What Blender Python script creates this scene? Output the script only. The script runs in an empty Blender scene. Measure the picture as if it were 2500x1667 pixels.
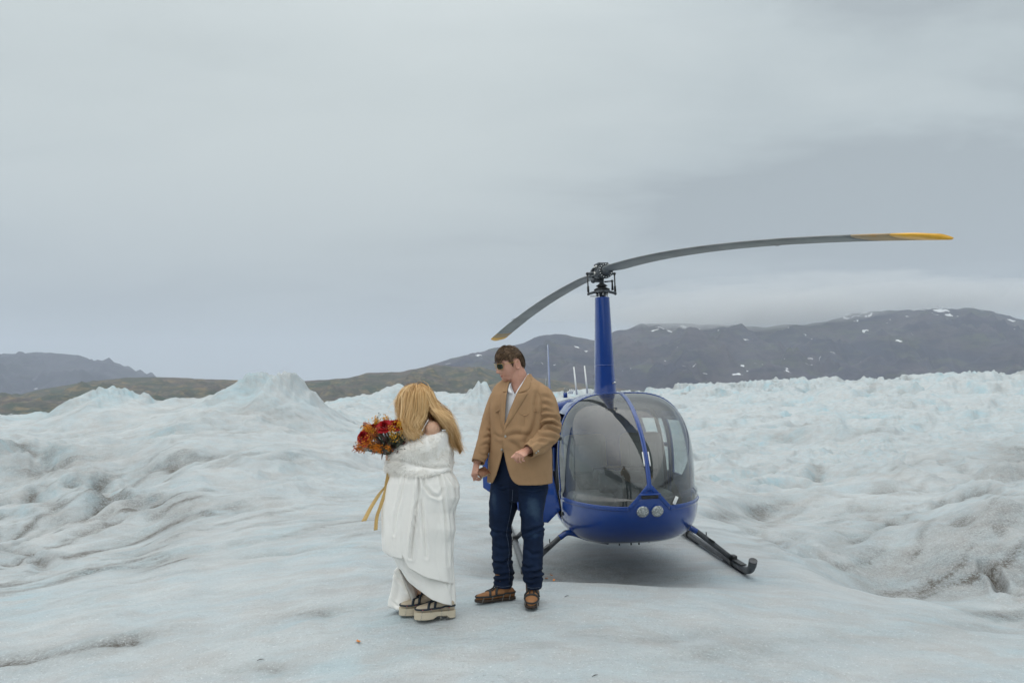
import bpy, bmesh, math, random
import numpy as np
from mathutils import Vector, Matrix, Euler
random.seed(7)
rng = np.random.default_rng(7)
S = bpy.context.scene
COL = S.collection
FPX = 2000.0      # focal length in pixels of the 2500 px wide photograph
CX, HY, CAMZ = 1250.0, 955.0, 1.6

# ---------------------------------------------------------------- camera, sky, sun, exposure
cam_d = bpy.data.cameras.new('camera'); cam = bpy.data.objects.new('camera', cam_d); COL.objects.link(cam)
cam.location = (0, 0, CAMZ); cam.rotation_euler = (math.radians(90), 0, 0)
cam_d.sensor_width = 36.0; cam_d.lens = 36.0 * FPX / 2500.0
cam_d.shift_y = (HY - 833.5) / 2500.0
cam_d.clip_start = 0.05; cam_d.clip_end = 40000
S.camera = cam
S.view_settings.view_transform = 'Standard'; S.view_settings.look = 'None'
S.view_settings.exposure = 0.0; S.view_settings.gamma = 1.0
S.view_settings.use_curve_mapping = False
SUN_EL, SUN_AZ = math.radians(50), math.radians(-118)      # azimuth from +Y towards +X
W = bpy.data.worlds.new('World'); S.world = W; W.use_nodes = True
nt = W.node_tree; nt.nodes.clear()
def N(t, typ, **kw):
    n = t.nodes.new(typ)
    for k, v in kw.items():
        if k == 'inputs':
            for a, b in v.items(): n.inputs[a].default_value = b
        else: setattr(n, k, v)
    return n
out = N(nt, 'ShaderNodeOutputWorld'); bg = N(nt, 'ShaderNodeBackground')
nish = N(nt, 'ShaderNodeTexSky', sky_type='NISHITA', sun_disc=False, sun_elevation=SUN_EL, sun_rotation=SUN_AZ)
nish.dust_density = 3.0; nish.air_density = 1.0
tc = N(nt, 'ShaderNodeTexCoord')
sep = N(nt, 'ShaderNodeSeparateXYZ'); nt.links.new(tc.outputs['Generated'], sep.inputs[0])
# clouds live on a plane overhead: direction / (z + k)
addz = N(nt, 'ShaderNodeMath', operation='ADD', inputs={1: 0.22}); nt.links.new(sep.outputs['Z'], addz.inputs[0])
mx = N(nt, 'ShaderNodeMath', operation='MAXIMUM', inputs={1: 0.05}); nt.links.new(addz.outputs[0], mx.inputs[0])
dx = N(nt, 'ShaderNodeMath', operation='DIVIDE'); dy = N(nt, 'ShaderNodeMath', operation='DIVIDE')
nt.links.new(sep.outputs['X'], dx.inputs[0]); nt.links.new(mx.outputs[0], dx.inputs[1])
nt.links.new(sep.outputs['Y'], dy.inputs[0]); nt.links.new(mx.outputs[0], dy.inputs[1])
cmb = N(nt, 'ShaderNodeCombineXYZ'); nt.links.new(dx.outputs[0], cmb.inputs[0]); nt.links.new(dy.outputs[0], cmb.inputs[1])
mp = N(nt, 'ShaderNodeMapping'); nt.links.new(cmb.outputs[0], mp.inputs[0])
mp.inputs['Rotation'].default_value = (0, 0, 0.35); mp.inputs['Scale'].default_value = (0.65, 1.25, 1); mp.inputs['Location'].default_value = (3.3, 1.9, 0)
n1 = N(nt, 'ShaderNodeTexNoise', inputs={'Scale': 0.75, 'Detail': 6.0, 'Roughness': 0.5, 'Distortion': 0.3}); nt.links.new(mp.outputs[0], n1.inputs['Vector'])
n2 = N(nt, 'ShaderNodeTexNoise', inputs={'Scale': 2.4, 'Detail': 5.0, 'Roughness': 0.55, 'Distortion': 0.4}); nt.links.new(mp.outputs[0], n2.inputs['Vector'])
sm = N(nt, 'ShaderNodeMath', operation='MULTIPLY_ADD', inputs={1: 0.30}); nt.links.new(n2.outputs['Fac'], sm.inputs[0]); 
n1m = N(nt, 'ShaderNodeMath', operation='MULTIPLY', inputs={1: 0.70}); nt.links.new(n1.outputs['Fac'], n1m.inputs[0]); nt.links.new(n1m.outputs[0], sm.inputs[2])
ramp = N(nt, 'ShaderNodeValToRGB'); nt.links.new(sm.outputs[0], ramp.inputs[0])
SKY_DARK = (0.385, 0.435, 0.455, 1); SKY_MID = (0.500, 0.562, 0.575, 1); SKY_LIGHT = (0.565, 0.625, 0.632, 1)
e = ramp.color_ramp.elements; e[0].position = 0.425; e[0].color = SKY_DARK; e[1].position = 0.585; e[1].color = SKY_LIGHT
m_ = ramp.color_ramp.elements.new(0.5); m_.color = SKY_MID
# the thin spot where the sun stands behind the cloud, upper left
SUN_DIR = Vector((-0.27, 0.88, 0.36)).normalized()
dot = N(nt, 'ShaderNodeVectorMath', operation='DOT_PRODUCT'); dot.inputs[1].default_value = SUN_DIR
nrm = N(nt, 'ShaderNodeVectorMath', operation='NORMALIZE'); nt.links.new(tc.outputs['Generated'], nrm.inputs[0]); nt.links.new(nrm.outputs[0], dot.inputs[0])
mr = N(nt, 'ShaderNodeMapRange', interpolation_type='SMOOTHERSTEP', inputs={'From Min': 0.86, 'From Max': 1.0, 'To Min': 0.0, 'To Max': 0.5}); nt.links.new(dot.outputs['Value'], mr.inputs['Value'])
mixg = N(nt, 'ShaderNodeMix', data_type='RGBA'); nt.links.new(mr.outputs[0], mixg.inputs[0]); nt.links.new(ramp.outputs[0], mixg.inputs[6]); mixg.inputs[7].default_value = (0.68, 0.735, 0.72, 1)
# darker blue-grey band low over the mountains
mrh = N(nt, 'ShaderNodeMapRange', interpolation_type='SMOOTHSTEP', inputs={'From Min': 0.02, 'From Max': 0.30, 'To Min': 0.72, 'To Max': 0.0}); nt.links.new(sep.outputs['Z'], mrh.inputs['Value'])
mixh = N(nt, 'ShaderNodeMix', data_type='RGBA'); nt.links.new(mrh.outputs[0], mixh.inputs[0]); nt.links.new(mixg.outputs[2], mixh.inputs[6]); mixh.inputs[7].default_value = (0.360, 0.405, 0.430, 1)
# a thin brighter gap right behind the hills
mgap = N(nt, 'ShaderNodeMapRange', interpolation_type='SMOOTHSTEP', inputs={'From Min': 0.03, 'From Max': 0.085, 'To Min': 0.55, 'To Max': 0.0}); nt.links.new(sep.outputs['Z'], mgap.inputs['Value'])
mixgp = N(nt, 'ShaderNodeMix', data_type='RGBA'); nt.links.new(mgap.outputs[0], mixgp.inputs[0]); nt.links.new(mixh.outputs[2], mixgp.inputs[6]); mixgp.inputs[7].default_value = (0.50, 0.545, 0.56, 1); mixh = mixgp
# an overcast sky brightens evenly towards the zenith
mrz = N(nt, 'ShaderNodeMapRange', interpolation_type='SMOOTHSTEP', inputs={'From Min': 0.30, 'From Max': 1.0, 'To Min': 1.0, 'To Max': 2.5}); nt.links.new(sep.outputs['Z'], mrz.inputs['Value'])
mrw = N(nt, 'ShaderNodeMapRange', inputs={'From Min': 0.35, 'From Max': 0.9, 'To Min': 0.0, 'To Max': 0.75}); nt.links.new(sep.outputs['Z'], mrw.inputs['Value'])
mixw = N(nt, 'ShaderNodeMix', data_type='RGBA'); nt.links.new(mrw.outputs[0], mixw.inputs[0]); nt.links.new(mixh.outputs[2], mixw.inputs[6]); mixw.inputs[7].default_value = (0.62, 0.635, 0.63, 1)
zen = N(nt, 'ShaderNodeVectorMath', operation='SCALE'); nt.links.new(mrz.outputs[0], zen.inputs['Scale']); nt.links.new(mixw.outputs[2], zen.inputs[0])
# a trace of the clear sky above the overcast
skym = N(nt, 'ShaderNodeVectorMath', operation='SCALE'); skym.inputs['Scale'].default_value = 0.10; nt.links.new(nish.outputs[0], skym.inputs[0])
mixs = N(nt, 'ShaderNodeMix', data_type='RGBA', inputs={0: 0.96}); nt.links.new(skym.outputs[0], mixs.inputs[6]); nt.links.new(zen.outputs[0], mixs.inputs[7])
nt.links.new(mixs.outputs[2], bg.inputs['Color']); bg.inputs['Strength'].default_value = 1.0
nt.links.new(bg.outputs[0], out.inputs[0])
sd = bpy.data.lights.new('sun', 'SUN'); so = bpy.data.objects.new('sun', sd); COL.objects.link(so)
sd.energy = 1.5; sd.angle = math.radians(140); sd.color = (1.0, 0.95, 0.88)
dirv = Vector((math.sin(SUN_AZ) * math.cos(SUN_EL), math.cos(SUN_AZ) * math.cos(SUN_EL), math.sin(SUN_EL)))
so.rotation_euler = dirv.to_track_quat('Z', 'Y').to_euler(); so.location = dirv * 50
S.cycles.max_bounces = 8; S.cycles.diffuse_bounces = 6; S.cycles.transparent_max_bounces = 12; S.cycles.volume_bounces = 1
S.cycles.caustics_reflective = False; S.cycles.caustics_refractive = False

# ---------------------------------------------------------------- helpers
def P(px, py, D):
    """point at depth D seen at pixel px, py of the photograph"""
    return np.array([(px - CX) / FPX * D, D, CAMZ - (py - HY) / FPX * D])

def _fade(t): return t * t * t * (t * (t * 6 - 15) + 10)
_perm = np.random.default_rng(3).permutation(1024).astype(np.int64)
_ang = np.random.default_rng(4).uniform(0, 2 * np.pi, 1024); _gx = np.cos(_ang); _gy = np.sin(_ang)
def perlin(x, y, seed=0):
    x = np.asarray(x, float); y = np.asarray(y, float)
    xi = np.floor(x).astype(np.int64); yi = np.floor(y).astype(np.int64)
    xf = x - xi; yf = y - yi; u = _fade(xf); v = _fade(yf)
    def g(ix, iy, fx, fy):
        h = _perm[(_perm[(ix + seed * 57) & 1023] + iy) & 1023]
        return _gx[h] * fx + _gy[h] * fy
    a = g(xi, yi, xf, yf); b = g(xi + 1, yi, xf - 1, yf); c = g(xi, yi + 1, xf, yf - 1); d = g(xi + 1, yi + 1, xf - 1, yf - 1)
    return 1.5 * ((a * (1 - u) + b * u) * (1 - v) + (c * (1 - u) + d * u) * v)
def fbm(x, y, o=5, seed=0, gain=0.5, lac=2.03):
    s = 0; a = 1; f = 1; t = 0
    for i in range(o):
        s = s + a * perlin(x * f, y * f, seed + i); t += a; a *= gain; f *= lac
    return s / t
def ridged(x, y, o=5, seed=0, gain=0.5, lac=2.07):
    s = 0; a = 1; f = 1; t = 0; w = 1
    for i in range(o):
        n = 1 - np.abs(perlin(x * f, y * f, seed + i)); n = n * n
        s = s + a * n * w; w = np.clip(n * 1.4, 0, 1); t += a; a *= gain; f *= lac
    return s / t
def sstep(a, b, x):
    t = np.clip((np.asarray(x, float) - a) / (b - a), 0, 1); return t * t * (3 - 2 * t)
def lerp(a, b, t): return a + (b - a) * t

def mesh_np(name, V, F, smooth=True):
    """F: int array (n,3) or (n,4), or list of index tuples"""
    me = bpy.data.meshes.new(name)
    V = np.asarray(V, dtype=np.float32)
    if isinstance(F, np.ndarray):
        k = F.shape[1]; n = F.shape[0]
        me.vertices.add(len(V)); me.vertices.foreach_set('co', V.ravel())
        me.loops.add(n * k); me.loops.foreach_set('vertex_index', F.astype(np.int32).ravel())
        me.polygons.add(n); me.polygons.foreach_set('loop_start', np.arange(0, n * k, k, dtype=np.int32))
        me.polygons.foreach_set('loop_total', np.full(n, k, dtype=np.int32))
        me.update(calc_edges=True)
    else:
        me.from_pydata([tuple(map(float, v)) for v in V], [], F); me.update()
    if smooth: me.polygons.foreach_set('use_smooth', np.ones(len(me.polygons), dtype=bool))
    return me
def link(name, me, mat=None, parent=None, **props):
    o = bpy.data.objects.new(name, me); COL.objects.link(o)
    if mat is not None:
        for m in (mat if isinstance(mat, (list, tuple)) else [mat]): me.materials.append(m)
    if parent is not None: o.parent = parent
    for k, v in props.items(): o[k] = v
    return o
def thing(name, label, cat, loc=(0, 0, 0), rot=(0, 0, 0), group=None):
    o = bpy.data.objects.new(name, None); COL.objects.link(o); o.empty_display_size = 0.2
    o.location = loc; o.rotation_euler = rot; o['label'] = label; o['category'] = cat
    if group: o['group'] = group
    return o
def grid_faces(nu, nv, closeu=False):
    """vertex index = u*nv + v"""
    U = nu if closeu else nu - 1
    u = np.arange(U)[:, None]; v = np.arange(nv - 1)[None, :]
    u2 = (u + 1) % nu
    return np.stack([u * nv + v, u2 * nv + v, u2 * nv + v + 1, u * nv + v + 1], -1).reshape(-1, 4)

class MB:
    """collects shapes, builds them as ONE mesh object"""
    def __init__(s): s.V = []; s.F = []; s.n = 0
    def add(s, V, F):
        V = np.asarray(V, float); s.V.append(V)
        for f in F: s.F.append(tuple(int(i) + s.n for i in f))
        s.n += len(V); return s
    def box(s, c, size, R=None, bev=0.0):
        sx, sy, sz = [a / 2 for a in size]
        if bev > 0:
            b = min(bev, sx * .9, sy * .9, sz * .9); bm = bmesh.new(); bmesh.ops.create_cube(bm, size=2)
            for v in bm.verts: v.co = Vector((v.co.x * sx, v.co.y * sy, v.co.z * sz))
            bmesh.ops.bevel(bm, geom=bm.edges[:], offset=b, segments=2, affect='EDGES', profile=.5)
            bm.verts.index_update()
            V = np.array([v.co[:] for v in bm.verts]); F = [[v.index for v in f.verts] for f in bm.faces]; bm.free()
        else:
            V = np.array([(x, y, z) for x in (-sx, sx) for y in (-sy, sy) for z in (-sz, sz)])
            F = [(0, 1, 3, 2), (4, 6, 7, 5), (0, 4, 5, 1), (2, 3, 7, 6), (0, 2, 6, 4), (1, 5, 7, 3)]
        if R is not None: V = V @ np.array(R.to_3x3()).T
        return s.add(V + np.array(c), F)
    def loft(s, rings, cap=True, close=True):
        k = len(rings[0]); V = np.concatenate([np.asarray(r, float) for r in rings]); F = []
        for i in range(len(rings) - 1):
            for j in range(k if close else k - 1):
                a = i * k + j; b = i * k + (j + 1) % k; F.append((a, b, b + k, a + k))
        if cap and close:
            F.append(tuple(reversed(range(k)))); F.append(tuple((len(rings) - 1) * k + j for j in range(k)))
        return s.add(V, F)
    def tube(s, pts, r, seg=10, cap=True, flat=None, up=None):
        """pts list, r scalar or list; flat=(ax,ay) scales the section"""
        pts = [np.array(p, float) for p in pts]; n = len(pts)
        rr = r if hasattr(r, '__len__') else [r] * n
        rings = []; T0 = None; Nn = None
        for i in range(n):
            t = pts[min(i + 1, n - 1)] - pts[max(i - 1, 0)]; t = t / (np.linalg.norm(t) + 1e-12)
            if Nn is None:
                a = np.array(up, float) if up is not None else (np.array([0, 0, 1.]) if abs(t[2]) < .9 else np.array([1., 0, 0]))
                Nn = a - t * a.dot(t); Nn /= np.linalg.norm(Nn)
            else:
                Nn = Nn - t * Nn.dot(t); Nn /= (np.linalg.norm(Nn) + 1e-12)
            B = np.cross(t, Nn); ax, ay = flat if flat else (1, 1)
            rings.append([pts[i] + rr[i] * (ax * math.cos(2 * math.pi * k / seg) * B + ay * math.sin(2 * math.pi * k / seg) * Nn) for k in range(seg)])
        return s.loft(rings, cap)
    def sphere(s, c, r, nu=12, nv=8, R=None):
        r = np.array(r if hasattr(r, '__len__') else (r, r, r), float); V = [(0, 0, -1)]
        for j in range(1, nv):
            ph = -math.pi / 2 + math.pi * j / nv
            for i in range(nu): V.append((math.cos(ph) * math.cos(2 * math.pi * i / nu), math.cos(ph) * math.sin(2 * math.pi * i / nu), math.sin(ph)))
        V.append((0, 0, 1)); V = np.array(V) * r; F = []
        if R is not None: V = V @ np.array(R.to_3x3()).T
        for i in range(nu): F.append((0, 1 + (i + 1) % nu, 1 + i))
        for j in range(nv - 2):
            for i in range(nu):
                a = 1 + j * nu + i; b = 1 + j * nu + (i + 1) % nu; F.append((a, b, b + nu, a + nu))
        L = len(V) - 1; o = 1 + (nv - 2) * nu
        for i in range(nu): F.append((o + i, o + (i + 1) % nu, L))
        return s.add(V + np.array(c), F)
    def cyl(s, a, b, r, seg=16, r2=None):
        return s.tube([a, b], [r, r if r2 is None else r2], seg)
    def build(s, name, mat, parent=None, off=(0, 0, 0), smooth=True, sharp=None, **props):
        V = np.concatenate(s.V) - np.array(off)
        me = mesh_np(name, V, s.F, smooth)
        if sharp: 
            me.set_sharp_from_angle(angle=math.radians(sharp))
        return link(name, me, mat, parent, **props)

def smooth_path(pts, n=24, closed=False):
    """Catmull-Rom through pts"""
    p = np.array(pts, float)
    if not closed: p = np.vstack([2 * p[0] - p[1], p, 2 * p[-1] - p[-2]])
    else: p = np.vstack([p[-1], p, p[0], p[1]])
    out = []; m = len(p) - 3
    for k in range(n):
        t = k / (n - 1) * m if not closed else k / n * m
        i = min(int(t), m - 1); f = t - i
        a, b, c, d = p[i], p[i + 1], p[i + 2], p[i + 3]
        out.append(0.5 * ((2 * b) + (-a + c) * f + (2 * a - 5 * b + 4 * c - d) * f * f + (-a + 3 * b - 3 * c + d) * f ** 3))
    return np.array(out)

def pmat(name, col, rough=0.6, metal=0.0, var=0.12, vscale=8.0, bump=0.0, bscale=60.0, spec=0.5, coat=0.0, sheen=0.0, sss=0.0, col2=None, detail=4.0, stretch=None, object_coords=True):
    m = bpy.data.materials.new(name); m.use_nodes = True; t = m.node_tree; b = t.nodes['Principled BSDF']
    tc = N(t, 'ShaderNodeTexCoord'); vec = tc.outputs['Object']
    if stretch:
        mp = N(t, 'ShaderNodeMapping'); mp.inputs['Scale'].default_value = stretch; t.links.new(vec, mp.inputs[0]); vec = mp.outputs[0]
    n = N(t, 'ShaderNodeTexNoise', inputs={'Scale': vscale, 'Detail': detail, 'Roughness': 0.6}); t.links.new(vec, n.inputs['Vector'])
    r = N(t, 'ShaderNodeValToRGB'); t.links.new(n.outputs['Fac'], r.inputs[0])
    c = np.array(col[:3]); c2 = np.array(col2) if col2 is not None else np.clip(c * (1 + var), 0, 1); c1 = c * (1 - var)
    r.color_ramp.elements[0].position = 0.32; r.color_ramp.elements[1].position = 0.68
    r.color_ramp.elements[0].color = (*c1, 1); r.color_ramp.elements[1].color = (*c2, 1)
    t.links.new(r.outputs[0], b.inputs['Base Color'])
    b.inputs['Roughness'].default_value = rough; b.inputs['Metallic'].default_value = metal
    b.inputs['Specular IOR Level'].default_value = spec
    if coat: b.inputs['Coat Weight'].default_value = coat; b.inputs['Coat Roughness'].default_value = 0.02
    if sheen: b.inputs['Sheen Weight'].default_value = sheen; b.inputs['Sheen Roughness'].default_value = 0.5
    if sss:
        b.inputs['Subsurface Weight'].default_value = sss; b.inputs['Subsurface Radius'].default_value = (0.5, 0.2, 0.1); b.inputs['Subsurface Scale'].default_value = 0.012
    if bump:
        bn = N(t, 'ShaderNodeTexNoise', inputs={'Scale': bscale, 'Detail': 3.0}); t.links.new(vec, bn.inputs['Vector'])
        bp = N(t, 'ShaderNodeBump', inputs={'Strength': bump, 'Distance': 0.01}); t.links.new(bn.outputs['Fac'], bp.inputs['Height']); t.links.new(bp.outputs[0], b.inputs['Normal'])
    return m
# ---------------------------------------------------------------- the glacier
Dk = np.array([0, 3, 4.5, 5.3, 6, 6.6, 7.8, 9.5, 12, 16, 22, 30, 42, 60, 90, 130, 180, 230, 300, 500, 1200, 12000.])
TB = {   #      0    3    4.5   5.3   6    6.6   7.8   9.5   12    16    22    30    42    60    90   130   180   230   300  500 1200 12000
 -1500: [-.60,-.60,-.60,-.60,-.60,-.62,-.70,-.85,-1.0,-1.0,-0.6,-0.3,-0.5,-1.1,-2.6,-4.4,-6.5,-8.5,-11,-14,-30,-60],
 0:     [-.30,-.32,-.36,-.36,-.36,-.38,-.45,-.62,-.90,-.95,-0.38,0.12,-0.5,-1.1,-2.6,-4.4,-6.5,-8.5,-11,-14,-30,-60],
 300:   [-.22,-.24,-.27,-.26,-.25,-.26,-.32,-.45,-.66,-.58,-.04,0.52,-0.5,-1.1,-2.6,-4.4,-6.5,-8.5,-11,-14,-30,-60],
 480:   [-.16,-.18,-.22,-.20,-.18,-.18,-.22,-.30,-.36,-.12,0.36,0.88,-0.5,-1.1,-2.6,-4.4,-6.5,-8.5,-11,-14,-30,-60],
 660:   [-.12,-.14,-.17,-.14,-.12,-.12,-.15,-.22,-.24,-.08,0.34,0.74,0.25,-1.1,-2.6,-4.4,-6.5,-8.5,-11,-14,-30,-60],
 790:   [-.10,-.11,-.13,-.09,-.07,-.06,-.09,-.15,-.20,-.15,0.12,0.55,0.55,0.2,-.3,-1.5,-3.0,-5.0,-8,-14,-30,-60],
 900:   [-.08,-.09,-.10,-.06,-.03,-.02,-.05,-.10,-.16,-.20,-.08,0.18,0.40,0.60,0.70,-1.0,-3.0,-5.0,-8,-14,-30,-60],
 1020:  [-.08,-.08,-.08,-.025,.01,0.02,-.03,-.10,-.18,-.28,-.30,-.05,0.30,0.65,0.80,-1.0,-3.0,-5.0,-8,-14,-30,-60],
 1250:  [-.08,-.08,-.07,-.01,.050,.065,-.02,-.16,-.22,-.36,-.45,-.20,0.10,0.45,0.80,0.20,-1.0,-3.0,-8,-14,-30,-60],
 1450:  [-0.08,-0.08,-0.07,-0.01,0.06,0.07,-0.17,-0.20,-0.22,-0.36,-0.55,-0.45,-0.25,-0.05,0.30,-0.10,-0.80,-3.20,-8.00,-14.00,-30.00,-60.00],
 1700:  [-0.08,-0.08,-0.08,-0.03,0.01,0.01,-0.15,-0.20,-0.24,-0.42,-0.80,-0.70,-0.50,-0.20,0.30,0.40,0.20,-1.20,-6.00,-14.00,-30.00,-60.00],
 1900:  [-0.09,-0.09,-0.10,-0.07,-0.07,-0.09,-0.20,-0.30,-0.42,-0.80,-0.85,-0.70,-0.40,0.00,0.80,1.00,1.40,0.40,-4.00,-14.00,-30.00,-60.00],
 2200:  [-0.12,-0.12,-0.14,-0.13,-0.14,-0.18,-0.38,-0.85,-0.55,-0.60,-0.55,-0.45,-0.15,0.35,1.30,1.80,2.60,2.20,-1.00,-14.00,-30.00,-60.00],
 2500:  [-0.15,-0.15,-0.18,-0.18,-0.22,-0.34,-0.80,-0.75,-0.10,-0.25,-0.30,-0.20,0.05,0.70,1.80,2.60,3.60,4.00,0.00,-14.00,-30.00,-60.00],
 4000:  [-0.30,-0.30,-0.32,-0.34,-0.40,-0.50,-0.80,-0.60,-0.20,-0.10,0.00,0.20,0.60,1.50,2.70,3.60,4.90,5.80,4.00,-14.00,-30.00,-60.00]}
pk = np.array(sorted(TB)); TBA = np.array([TB[k] for k in pk])
# mounds: px, D, height above base, half width (m), half depth, skew/rough
MOUNDS = [(95,36,.55,5.0,4.0),(270,31,1.0,1.05,2.2),(222,32,.62,.7,2.2),(395,31,.25,2.2,2.5),(560,30,.5,1.1,2.0),
          (630,28,.92,1.35,2.4),(705,28,.66,1.1,2.2),(760,28.5,.25,1.3,2),(470,29,.25,2.6,2.2),(745,29,.30,1.4,2.2),
          (800,55,.35,1.6,3.0),(870,60,.6,2.6,3.0),(975,70,.8,1.6,3.0),(1060,75,.25,2,3.0),(1150,46,1.5,1.25,2.2),(1190,48,.95,.8,2.0),(1230,60,.7,2.0,3),
          (1110,60,.35,1.4,3.0),
          (480,19,.35,2.2,1.5),(700,17,.18,2.0,1.2),(120,15,.30,1.4,1.2),(330,14.5,.28,1.2,.9),(20,22,.5,1.6,1.5),(850,20,.22,1.3,.8),(905,24,.55,.7,.9),(1160,26,.35,1.6,1.2),
          (1950,17,.25,1.8,1.2),(2150,13.5,.10,1.2,.8),(2350,11.0,.22,1.3,1.2),(2600,10.5,.35,1.6,1.4),(1800,26,.22,2.5,2.0),(2300,28,.30,3.0,2.0),(2050,36,.35,3.0,2.5),(2450,40,.45,3.0,2.5),(1700,45,.3,3,3)]
PAD_Z = -0.215
def H(x, y, full=False):
    x = np.asarray(x, float); y = np.asarray(y, float)
    r = np.hypot(x, y); phi = np.arctan2(x, y); ph = np.clip(phi, -0.95, 0.95)
    px = CX + FPX * np.tan(ph); D = np.where(np.abs(phi) < 0.95, y, r * math.cos(0.95)); D = np.maximum(D, 0)
    # world-space warp so that nothing follows the view rays
    wx = fbm(x / 9, y / 9, 3, 11); wy = fbm(x / 9 + 40, y / 9, 3, 12)
    amp = sstep(6, 20, D)
    pxw = px + 90 * wx * amp; Dw = D * (1 + 0.07 * wy * amp)
    # bilinear-smooth table lookup
    ld = np.log(Dw + 2.0); lk = np.log(Dk + 2.0)
    i = np.clip(np.searchsorted(pk, pxw) - 1, 0, len(pk) - 2); t = np.clip((pxw - pk[i]) / (pk[i + 1] - pk[i]), 0, 1); t = t * t * (3 - 2 * t)
    j = np.clip(np.searchsorted(lk, ld) - 1, 0, len(lk) - 2); s = np.clip((ld - lk[j]) / (lk[j + 1] - lk[j]), 0, 1); s = s * s * (3 - 2 * s)
    z = (TBA[i, j] * (1 - t) + TBA[i + 1, j] * t) * (1 - s) + (TBA[i, j + 1] * (1 - t) + TBA[i + 1, j + 1] * t) * s
    fur_ = ridged(x / 1.3 + 1.2 * wx, y / 2.6 + wy, 4, 37, .5) - .55
    for (mpx, mD, h, wdt, dp) in MOUNDS:
        mx_, my_ = (mpx - CX) / FPX * mD, mD
        d2 = ((x + 0.5 * wx - mx_) / wdt) ** 2 + ((y + 0.8 * wy - my_) / dp) ** 2
        z = z + h * np.exp(-np.power(d2 + 1e-9, 0.9)) * (1 + .38 * fur_)
    front = (np.abs(phi) < 1.2)
    # roughness grows away from the smooth landing slab
    a1 = sstep(8.5, 22, r) * sstep(0, 400, np.abs(px - 1350) + 700 * sstep(10, 18, r))
    rough = 0.0
    rx, ry = x * 0.94 + y * 0.34, -x * 0.34 + y * 0.94       # flow direction
    rough = rough + a1 * (0.62 * (ridged(rx / 6.5 + wx, ry / 3.0 + wy, 5, 21) - 0.5) + 0.15 * (ridged(rx / 1.9 + wy, ry / 0.9 + wx, 5, 25, .6) - 0.5) * sstep(-.25, .35, fbm(x / 7, y / 7, 2, 26)))
    a2 = sstep(26, 60, r); rough = rough + a2 * (1.15 * (0.55 - ridged(rx / 12 + wx, ry / 7 + wy, 4, 31, 0.42)) + 0.06 * (ridged(x / 2.6 + wy, y / 3.2 + wx, 5, 35, .55) - .5))
    a3 = sstep(70, 130, r) * (1 - sstep(260, 500, r)) * (.25 + .75 * sstep(1050, 1500, px)); rough = rough + a3 * (5.2 * (0.60 - ridged(rx / 30 + .6 * wx, ry / 20 + .6 * wy, 5, 41, 0.45)) + 0.35 * (.5 - ridged(x / 5 + wx, y / 6, 4, 45, .5)))
    a4 = sstep(16, 30, r) * (1 - sstep(300, 500, r)); rough = rough + a4 * 0.05 * fbm(x / 0.9, y / 0.9, 4, 51)
    z = z + rough
    # gentle waves and shallow melt steps on the slab
    near = 1 - sstep(14, 30, r)
    sx, sy = x * 0.85 + y * 0.52, -x * 0.52 + y * 0.85
    cal = 1 - 0.75 * np.exp(-(((x - 0.2) / 1.1) ** 2 + ((y - 6.0) / 0.9) ** 2)) ; cal = cal * (1 - 0.6 * np.exp(-(((x - 1.1) / 2.2) ** 2 + ((y - 9.0) / 3) ** 2)))
    z = z + near * cal * (0.050 * fbm(sx / 2.6, sy / 0.8, 4, 61) + 0.045 * (ridged(sx / 3.0 + .5 * wx, sy / 0.75 + wy, 4, 71, 0.45) - 0.5) + 0.006 * fbm(x / 0.22, y / 0.13, 3, 81))
    # the flat pad the skids stand on
    hx, hy = x - 1.14, y - 9.15
    wpad = np.exp(-(np.abs(hx / 1.75) ** 4 + np.abs(hy / 1.95) ** 4))
    z = z * (1 - wpad) + wpad * (PAD_Z + 0.033 * hx + 0.012 * fbm(x / .5, y / .5, 3, 5))
    return z
def Hs(x, y): return float(H(np.array([x]), np.array([y]))[0])
# polar sheet: fine in front, coarse behind, out past the mountains
nph = 1150
phis = np.concatenate([np.linspace(-0.72, 0.72, nph), np.linspace(0.72, 2 * math.pi - 0.72, 130)[1:-1]])
rs = np.concatenate([[0.05, 0.6, 1.4, 2.2, 2.9], np.geomspace(3.5, 420, 640), np.geomspace(430, 14000, 40)])
PH, RR = np.meshgrid(phis, rs, indexing='ij')
GX, GY = RR * np.sin(PH), RR * np.cos(PH)
GZ = H(GX, GY)
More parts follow.
